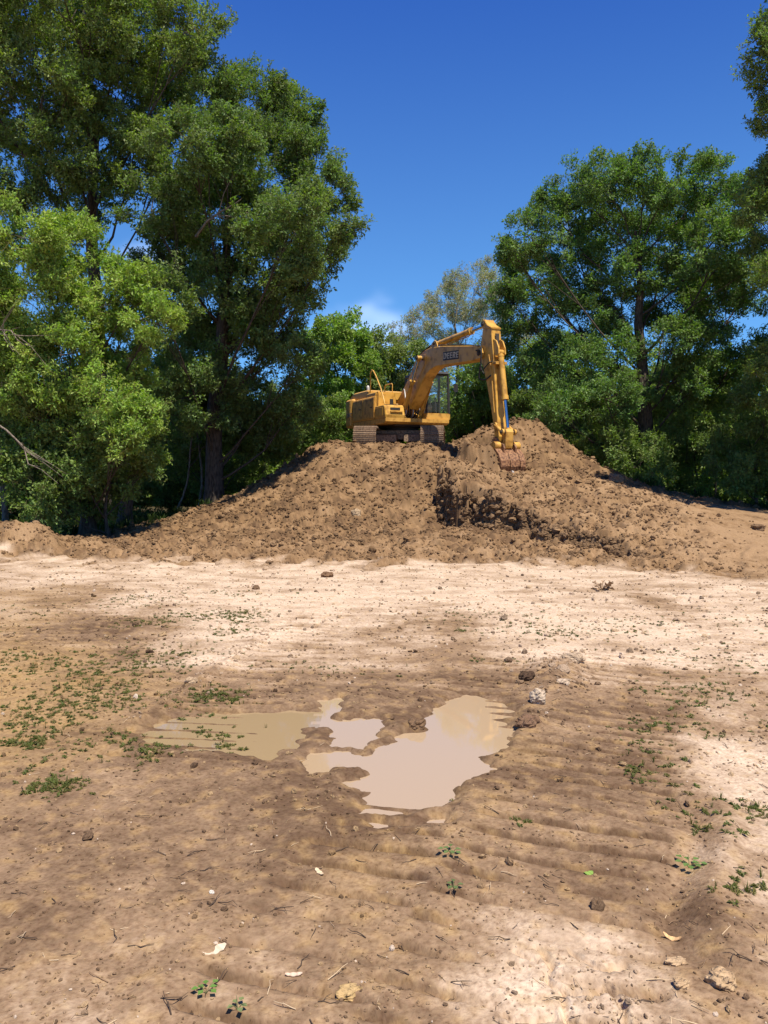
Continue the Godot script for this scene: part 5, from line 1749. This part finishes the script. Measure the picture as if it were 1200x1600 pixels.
# ---------------------------------------------------------------- the scene
func sky_clouds() -> ImageTexture:
	var w := 1024
	var h := 512
	var im := Image.create(w, h, false, Image.FORMAT_RGBA8)
	im.fill(Color(1, 1, 1, 0))
	var f := noise_of(FastNoiseLite.TYPE_SIMPLEX_SMOOTH, 2.6, 1092, 6)
	for j in range(170, 256):
		var up := (0.5 - (j + 0.5) / h) * PI
		for i in w:
			var a := (i + 0.5) / w * TAU
			var d := Vector3(cos(up) * cos(a), sin(up) * 2.6, cos(up) * sin(a))
			var v := f.get_noise_3dv(d * 1.4)
			var low := smoothstep(0.4, 0.2, up) * smoothstep(0.02, 0.1, up)
			var k := smoothstep(0.36, 0.62, v) * low
			im.set_pixel(i, j, Color(1, 1, 1, k))
	return ImageTexture.create_from_image(im)


func _ready() -> void:
	# camera
	var cam := Camera3D.new()
	cam.name = "camera"
	cam.position = Vector3(0, 1.6, 0)
	cam.rotation = Vector3(-atan(50.0 / 1244.0), 0, 0)
	cam.fov = rad_to_deg(2.0 * atan(800.0 / 1244.0))
	cam.near = 0.05
	cam.far = 1200.0
	cam.current = true
	add_child(cam)
	# sky
	var sky := ProceduralSkyMaterial.new()
	sky.sky_top_color = Color(0.05, 0.215, 0.57)
	sky.sky_horizon_color = Color(0.46, 0.73, 0.955)
	sky.sky_curve = 0.2
	sky.sky_energy_multiplier = 1.0
	sky.ground_bottom_color = Color(0.3, 0.27, 0.2)
	sky.ground_horizon_color = Color(0.5, 0.55, 0.6)
	sky.sun_angle_max = 12.0
	sky.sky_cover = sky_clouds()
	sky.sky_cover_modulate = Color(0.5, 0.5, 0.5)
	var env := Environment.new()
	env.background_mode = Environment.BG_SKY
	env.sky = Sky.new()
	env.sky.sky_material = sky
	env.tonemap_mode = Environment.TONE_MAPPER_LINEAR
	env.tonemap_exposure = 1.5
	env.sdfgi_enabled = true
	env.ssao_enabled = true
	env.ssil_enabled = true
	var world := WorldEnvironment.new()
	world.name = "world"
	world.environment = env
	add_child(world)
	# sun: high, behind the camera and a little to the right
	var sun := DirectionalLight3D.new()
	sun.name = "sun"
	sun.light_color = Color(1.0, 0.955, 0.88)
	sun.light_energy = 1.55
	sun.light_angular_distance = 0.53
	sun.shadow_enabled = true
	add_child(sun)
	sun.look_at_from_position(Vector3.ZERO, -Vector3(0.2, 0.87, 0.36))

	rng.seed = 20240
	n_broad = noise_of(FastNoiseLite.TYPE_SIMPLEX_SMOOTH, 0.35, 1, 3)
	n_mid = noise_of(FastNoiseLite.TYPE_SIMPLEX_SMOOTH, 2.2, 2, 3)
	n_fine = noise_of(FastNoiseLite.TYPE_SIMPLEX_SMOOTH, 9.0, 3, 2)
	n_tiny = noise_of(FastNoiseLite.TYPE_SIMPLEX_SMOOTH, 26.0, 4, 2)
	n_streak = noise_of(FastNoiseLite.TYPE_SIMPLEX_SMOOTH, 1.1, 6, 3)
	for q in [[n_cell_a, 1.6, 11], [n_cell_b, 3.6, 12], [n_cell_c, 8.0, 13]]:
		q[0].noise_type = FastNoiseLite.TYPE_CELLULAR
		q[0].frequency = q[1]
		q[0].seed = q[2]
		q[0].cellular_return_type = FastNoiseLite.RETURN_DISTANCE
		q[0].fractal_type = FastNoiseLite.FRACTAL_NONE
		q[0].domain_warp_enabled = false
	make_materials()
	low_grid = fill_grid(LOW_POINTS)
	high_grid = fill_grid(HIGH_POINTS)
	fill_soil()
	build_ground()
	build_puddle("puddle", "large pale muddy puddle in the middle of the wet prints", false, M.water)
	build_puddle("puddle", "shallow yellowish puddle crossed by cleat ridges beside the weeds", true, M.water_shallow)

	# trees
	sprays = {"broad": [], "fine": [], "far": []}
	for k in 3:
		sprays.broad.append(spray(38, 0.62, 0.1, 0.5, 0.35, 0.12))
		sprays.fine.append(spray(38, 0.6, 0.075, 0.5, 0.3, 0.15))
		sprays.far.append(spray(30, 0.62, 0.13, 0.6, 0.3, 0.12))
	var left := "trees at the left edge of the clearing"
	var right := "trees at the right edge of the clearing"
	var rear := "trees behind the excavator"
	tree("tall_tree", "tallest tree with dark forked trunks and blue sky between its branches", "tree", left, Vector3(-9.6, 0, -26.8), 0.34, LOBES_A, Color(0.085, 0.12, 0.03), 0.75, "broad", 1.05)
	tree("tall_tree", "dense dark green tree leaning over the left flank of the dirt mound", "tree", left, Vector3(-5.6, 0.2, -26.2), 0.32, LOBES_B, Color(0.074, 0.112, 0.03), 0.95, "broad", 1.0)
	tree("young_tree", "bright yellow green tree in front of the taller dark trees", "tree", left, Vector3(-7.9, 0, -21.2), 0.2, LOBES_C, Color(0.125, 0.18, 0.034), 1.05, "broad", 0.85)
	tree("broad_tree", "wide round green tree behind the dirt heap, its dark trunk showing", "tree", right, Vector3(9.9, 0.6, -30.2), 0.36, LOBES_D, Color(0.075, 0.125, 0.034), 0.8, "broad", 1.05)
	tree("overhanging_tree", "dark tree reaching in from beyond the edge above the wide round tree", "tree", right, Vector3(14.4, 0.2, -22.3), 0.42, LOBES_E, Color(0.08, 0.12, 0.03), 0.9, "broad", 0.85)
	tree("overhanging_tree", "tall dark tree just past the right edge beyond the wide round tree", "tree", right, Vector3(17.2, 0.1, -25.5), 0.4, LOBES_J, Color(0.08, 0.12, 0.03), 0.7, "far", 1.2)
	tree("background_tree", "fresh green tree behind the excavator's rear end, beside the dark leaning tree", "tree", rear, Vector3(-2.4, 0, -42.5), 0.2, LOBES_F, Color(0.1, 0.155, 0.03), 0.8, "far", 1.1)
	tree("background_tree", "low green tree right behind the excavator's body", "tree", rear, Vector3(0.6, 0, -45.4), 0.2, LOBES_G, Color(0.1, 0.13, 0.04), 0.7, "far", 1.1)
	tree("background_tree", "thin grey green tree above the excavator's boom, sky showing through", "tree", rear, Vector3(4.6, 0, -50.4), 0.22, LOBES_H, Color(0.17, 0.18, 0.1), 0.6, "fine", 1.1, M.pale_bark)
	tree("background_tree", "dark leafy tree filling the gap under the excavator's boom", "tree", rear, Vector3(4.6, 0.6, -37.4), 0.18, LOBES_I, Color(0.085, 0.13, 0.03), 0.8, "far", 1.0)
	bush("understory_shrub", "dark shrub at the far left beneath the bright tree", "shrubs in the shade under the trees", LOBES_U1, Color(0.085, 0.125, 0.03), 0.85)
	bush("understory_shrub", "sparse shrub beneath the bright tree next to the grass", "shrubs in the shade under the trees", LOBES_U2, Color(0.085, 0.125, 0.03), 0.85)
	bush("understory_shrub", "dark shrub in the deep shade just above the mound's left flank", "shrubs in the shade under the trees", LOBES_U3, Color(0.085, 0.125, 0.03), 0.7)
	bush("understory_shrub", "green shrub touching the mound crest left of the tracks", "shrubs in the shade under the trees", LOBES_U4, Color(0.085, 0.125, 0.03), 0.8)
	bush("understory_shrub", "dark shrub behind the right slope of the dirt heap", "shrubs in the shade under the trees", LOBES_U5, Color(0.085, 0.125, 0.03), 0.8)
	bush("understory_shrub", "light green sunlit shrub at the foot of the dark trunk", "shrubs in the shade under the trees", LOBES_U6, Color(0.085, 0.125, 0.03), 0.6)
	bush("understory_shrub", "dark shrub right of the dark trunk above the dirt ridge", "shrubs in the shade under the trees", LOBES_U7, Color(0.085, 0.125, 0.03), 0.6)
	bush("understory_shrub", "dark shrub at the far right above the shaded end of the ridge", "shrubs in the shade under the trees", LOBES_U8, Color(0.085, 0.125, 0.03), 0.65)
	bush("understory_shrub", "far dark thicket left of the dark trunk", "thickets behind the trees", LOBES_U9, Color(0.085, 0.125, 0.03), 0.8, "far", 1.1)
	bush("understory_shrub", "far dark thicket right of the dark trunk with sky glinting through", "thickets behind the trees", LOBES_U10, Color(0.085, 0.125, 0.03), 0.55, "far", 1.1)
	bush("understory_shrub", "far dark thicket behind the bright tree", "thickets behind the trees", LOBES_U11, Color(0.085, 0.125, 0.03), 0.7, "far", 1.1)
	bush("understory_shrub", "far dark thicket between the bright tree and the dark leaning tree", "thickets behind the trees", LOBES_U12, Color(0.085, 0.125, 0.03), 0.75, "far", 1.1)
	bush("understory_shrub", "low dark shrub between the bare trunks at the left", "shrubs in the shade under the trees", LOBES_U13, Color(0.085, 0.125, 0.03), 0.7)
	bush("understory_shrub", "low dark shrub behind the shaded grass at the left", "shrubs in the shade under the trees", LOBES_U14, Color(0.085, 0.125, 0.03), 0.7)
	bush("understory_shrub", "low dark shrub at the foot of the dark leaning tree", "shrubs in the shade under the trees", LOBES_U15, Color(0.085, 0.125, 0.03), 0.7)
	# bare stems in the shade on the left
	var stems := [["thin pale trunk at the very left edge of the shade", -11.2, -23.4, 0.09, 6.2, 0.0], ["pair of thin trunks, the nearer one, below the bright tree", -10.2, -23.0, 0.06, 5.0, 0.25], ["thin grey trunk just behind the nearer of the pair", -10.5, -24.2, 0.07, 5.6, -0.2], ["stout stump-like trunk with flared foot beside the shaded grass", -7.9, -24.6, 0.2, 5.5, 0.1], ["thin pale trunk left of centre in the deep shade", -6.6, -28.0, 0.05, 5.0, 0.15], ["thin leaning trunk beside the shaded grass", -7.2, -27.0, 0.045, 4.0, 0.7]]
	for q in stems:
		var root := thing("bare_trunk", q[0], "tree trunk", Vector3(q[1], ground_height(q[1], q[2]), q[2]), 0.0, "bare trunks in the shade on the left")
		var s := Shape.new()
		var path := []
		var radii := []
		for i in 9:
			var t := i / 8.0
			path.append(Vector3(q[5] * t * 1.6 + 0.12 * sin(t * 7.0 + q[1]), q[4] * t - 0.1, 0.1 * sin(t * 5.0 + q[2])))
			radii.append(q[3] * (1.0 - 0.6 * t + 0.7 * exp(-t * 14.0)))
		s.tube(path, radii, 8)
		part("trunk", s.made(), M.pale_bark if q[3] < 0.1 else M.bark, root)
		for k in 4:
			var b: Vector3 = path[4 + k]
			var d := Vector3(rng.randf_range(-1, 1), 0.6, rng.randf_range(-1, 1)).normalized() * rng.randf_range(0.5, 1.1)
			var f := Shape.new()
			f.tube([b, b + d * 0.6, b + d + Vector3(0, 0.2, 0)], [q[3] * 0.3, q[3] * 0.2, 0.006], 5)
			part("limb", f.made(), M.pale_bark if q[3] < 0.1 else M.bark, root)
	dead_branch("dead_branch", "pale dead branch hooking down at the left edge, lower one", [Vector3(-9.4, 3.15, -18.6), Vector3(-8.7, 2.75, -18.4), Vector3(-8.25, 2.35, -18.3), Vector3(-8.12, 1.95, -18.2), Vector3(-7.8, 1.9, -18.1)], 0.028, 6)
	dead_branch("dead_branch", "pale dead branches sticking out at the left edge below the bright leaves", [Vector3(-9.4, 4.9, -18.6), Vector3(-8.9, 5.05, -18.4), Vector3(-8.5, 5.0, -18.3), Vector3(-8.3, 4.75, -18.2)], 0.03, 9)
	dead_branch("dead_branch", "pale bare limb jutting out among the dark leaves of the leaning tree", [Vector3(-5.4, 8.6, -23.2), Vector3(-5.0, 8.9, -22.8), Vector3(-4.5, 9.15, -22.6), Vector3(-4.1, 9.3, -22.5)], 0.05, 6)

	far_woods()
	scatter_clods()
	build_excavator()

	# single stones and clods
	stone("white_rock", "white rounded rock beside the upper right end of the puddle", "rock", 1.08, -5.55, Vector3(0.11, 0.12, 0.1), Color(0.58, 0.48, 0.37), 101, 0.4, 0.15)
	stone("dark_clod", "small dark pointed mud clod behind the white rock", "clod", 1.1, -6.08, Vector3(0.12, 0.1, 0.09), Color(0.1, 0.066, 0.045), 102, 0.2, 0.2)
	stone("mud_lump", "brown crumbly mud lump at the puddle edge below the white rock", "mud lump", 0.93, -5.06, Vector3(0.18, 0.075, 0.13), Color(0.22, 0.14, 0.09), 103, 0.9, 0.3)
	stone("mud_lump", "small mud lump poking out of the large puddle", "mud lump", 0.21, -5.05, Vector3(0.12, 0.08, 0.1), Color(0.2, 0.13, 0.08), 104, 0.2, 0.35)
	stone("pale_stone", "pale oval stone on the crumbly heap right of the white rock", "rock", 1.36, -6.0, Vector3(0.12, 0.05, 0.08), Color(0.55, 0.44, 0.33), 105, 0.3)
	stone("pale_stone", "pale block of dry clay at the top of the crumbly heap", "rock", 1.62, -6.75, Vector3(0.2, 0.09, 0.14), Color(0.5, 0.39, 0.28), 106, 0.1)
	stone("pale_stone", "pale round stone on the mound's lower slope, largest there", "rock", -0.74, -21.2, Vector3(0.26, 0.24, 0.24), Color(0.5, 0.38, 0.25), 107, 0.0, 0.2)
	stone("clay_rock", "cracked tan rock near the bottom right corner, largest there", "rock", 1.05, -2.42, Vector3(0.085, 0.05, 0.09), Color(0.5, 0.36, 0.22), 108, 0.5)
	stone("clay_rock", "flat tan clay piece just above the cracked tan rock", "rock", 0.95, -2.53, Vector3(0.07, 0.022, 0.04), Color(0.52, 0.38, 0.24), 109, 0.2)
	stone("clay_rock", "small tan clay piece left of the cracked tan rock", "rock", 0.92, -2.4, Vector3(0.05, 0.03, 0.045), Color(0.5, 0.36, 0.22), 110, 1.0)
	stone("clay_rock", "crumbling ochre clay lump at the bottom edge left of the dried cracked patch", "rock", -0.11, -2.42, Vector3(0.09, 0.03, 0.06), Color(0.5, 0.36, 0.18), 111, 0.4)
	stone("small_stone", "tan stone on the crumb ridge by the weeds", "rock", -1.49, -6.07, Vector3(0.09, 0.06, 0.08), Color(0.48, 0.36, 0.24), 112, 0.2)
	stone("small_clod", "single brown clod on the pale dry clay left of centre", "clod", -1.85, -11.46, Vector3(0.1, 0.09, 0.1), Color(0.24, 0.16, 0.1), 113)
	stone("small_clod", "brown clod on the pale clay just below the mound's toe", "clod", -0.93, -13.0, Vector3(0.2, 0.12, 0.16), Color(0.24, 0.15, 0.09), 114)
	stone("small_clod", "lone brown clod at the right edge on the smooth dozed slope", "clod", 8.5, -18.0, Vector3(0.26, 0.2, 0.24), Color(0.24, 0.16, 0.1), 115)
	stone("dirt_block", "dirt block on the right skyline of the heap slope", "clod", 7.15, -24.6, Vector3(0.5, 0.42, 0.4), Color(0.36, 0.24, 0.15), 117, 0.2, 0.25)
	stone("small_stone", "tiny white pebble in the lower left mud", "rock", -0.66, -2.99, Vector3(0.02, 0.014, 0.016), Color(0.7, 0.66, 0.6), 118)
	chip("wood_chip", "largest pale wood chip, in the lower left mud", "wood chip", -0.57, -2.62, 0.085, 0.042, Color(0.62, 0.5, 0.36), 0.75)
	chip("wood_chip", "thin pale wood chip at the bottom left of centre", "wood chip", -0.29, -2.5, 0.055, 0.018, Color(0.62, 0.46, 0.34), 0.1)
	chip("wood_chip", "slim tan wood chip left of the cleat prints below the puddle", "wood chip", -0.26, -3.14, 0.06, 0.02, Color(0.6, 0.46, 0.3), -1.0)
	chip("dry_leaf", "curled orange tan leaf at the lower right", "leaf", 1.0, -2.7, 0.06, 0.024, Color(0.6, 0.38, 0.18), -0.5, 0.5)
	chip("green_leaf", "single bright green leaf lying on the brown prints", "leaf", 0.82, -3.13, 0.04, 0.03, Color(0.2, 0.32, 0.06), 0.4, 0.3)
	sprig("weed_sprig", "small bright green sprig at the bottom left", -0.55, -2.4, 0.06, Color(0.09, 0.2, 0.035))
	sprig("weed_sprig", "pale green sprig at the very bottom, right of the bright one", -0.44, -2.33, 0.055, Color(0.16, 0.2, 0.08), 5)
	sprig("weed_sprig", "sparse weed between the two cleat prints, upper one", 0.28, -3.26, 0.07, Color(0.1, 0.16, 0.05))
	sprig("weed_sprig", "sparse weed between the two cleat prints, lower one", 0.27, -3.0, 0.06, Color(0.1, 0.15, 0.05), 5)
	sprig("weed_sprig", "spreading weed by the brown rut at the lower right", 1.25, -3.2, 0.08, Color(0.09, 0.17, 0.04), 9)
	# the dead weed on the pale clay
	var dw := thing("dead_plant", "dry brown dead weed clump on the pale clay, right of centre", "dead plant", Vector3(3.13, ground_height(3.13, -11.39), -11.39))
	for k in 26:
		var a := rng.randf() * TAU
		var o := Vector3(cos(a), rng.randf_range(0.2, 1.1), sin(a)).normalized() * rng.randf_range(0.12, 0.24)
		var s := Shape.new()
		s.tube([Vector3.ZERO, o * 0.6, o + Vector3(0, -0.04, 0)], [0.007, 0.006, 0.003], 4)
		var w := Vector3(-sin(a), 0.2, cos(a)) * 0.035
		s.face(o * 0.5, o * 0.85 + w, o + Vector3(0, -0.05, 0), Vector3.UP)
		s.face(o * 0.5, o * 0.85 - w, o + Vector3(0, -0.05, 0), Vector3.UP)
		part("dry_stalk", s.made(), M.dead, dw)
	scatter_crumbs()
	scatter_weeds()
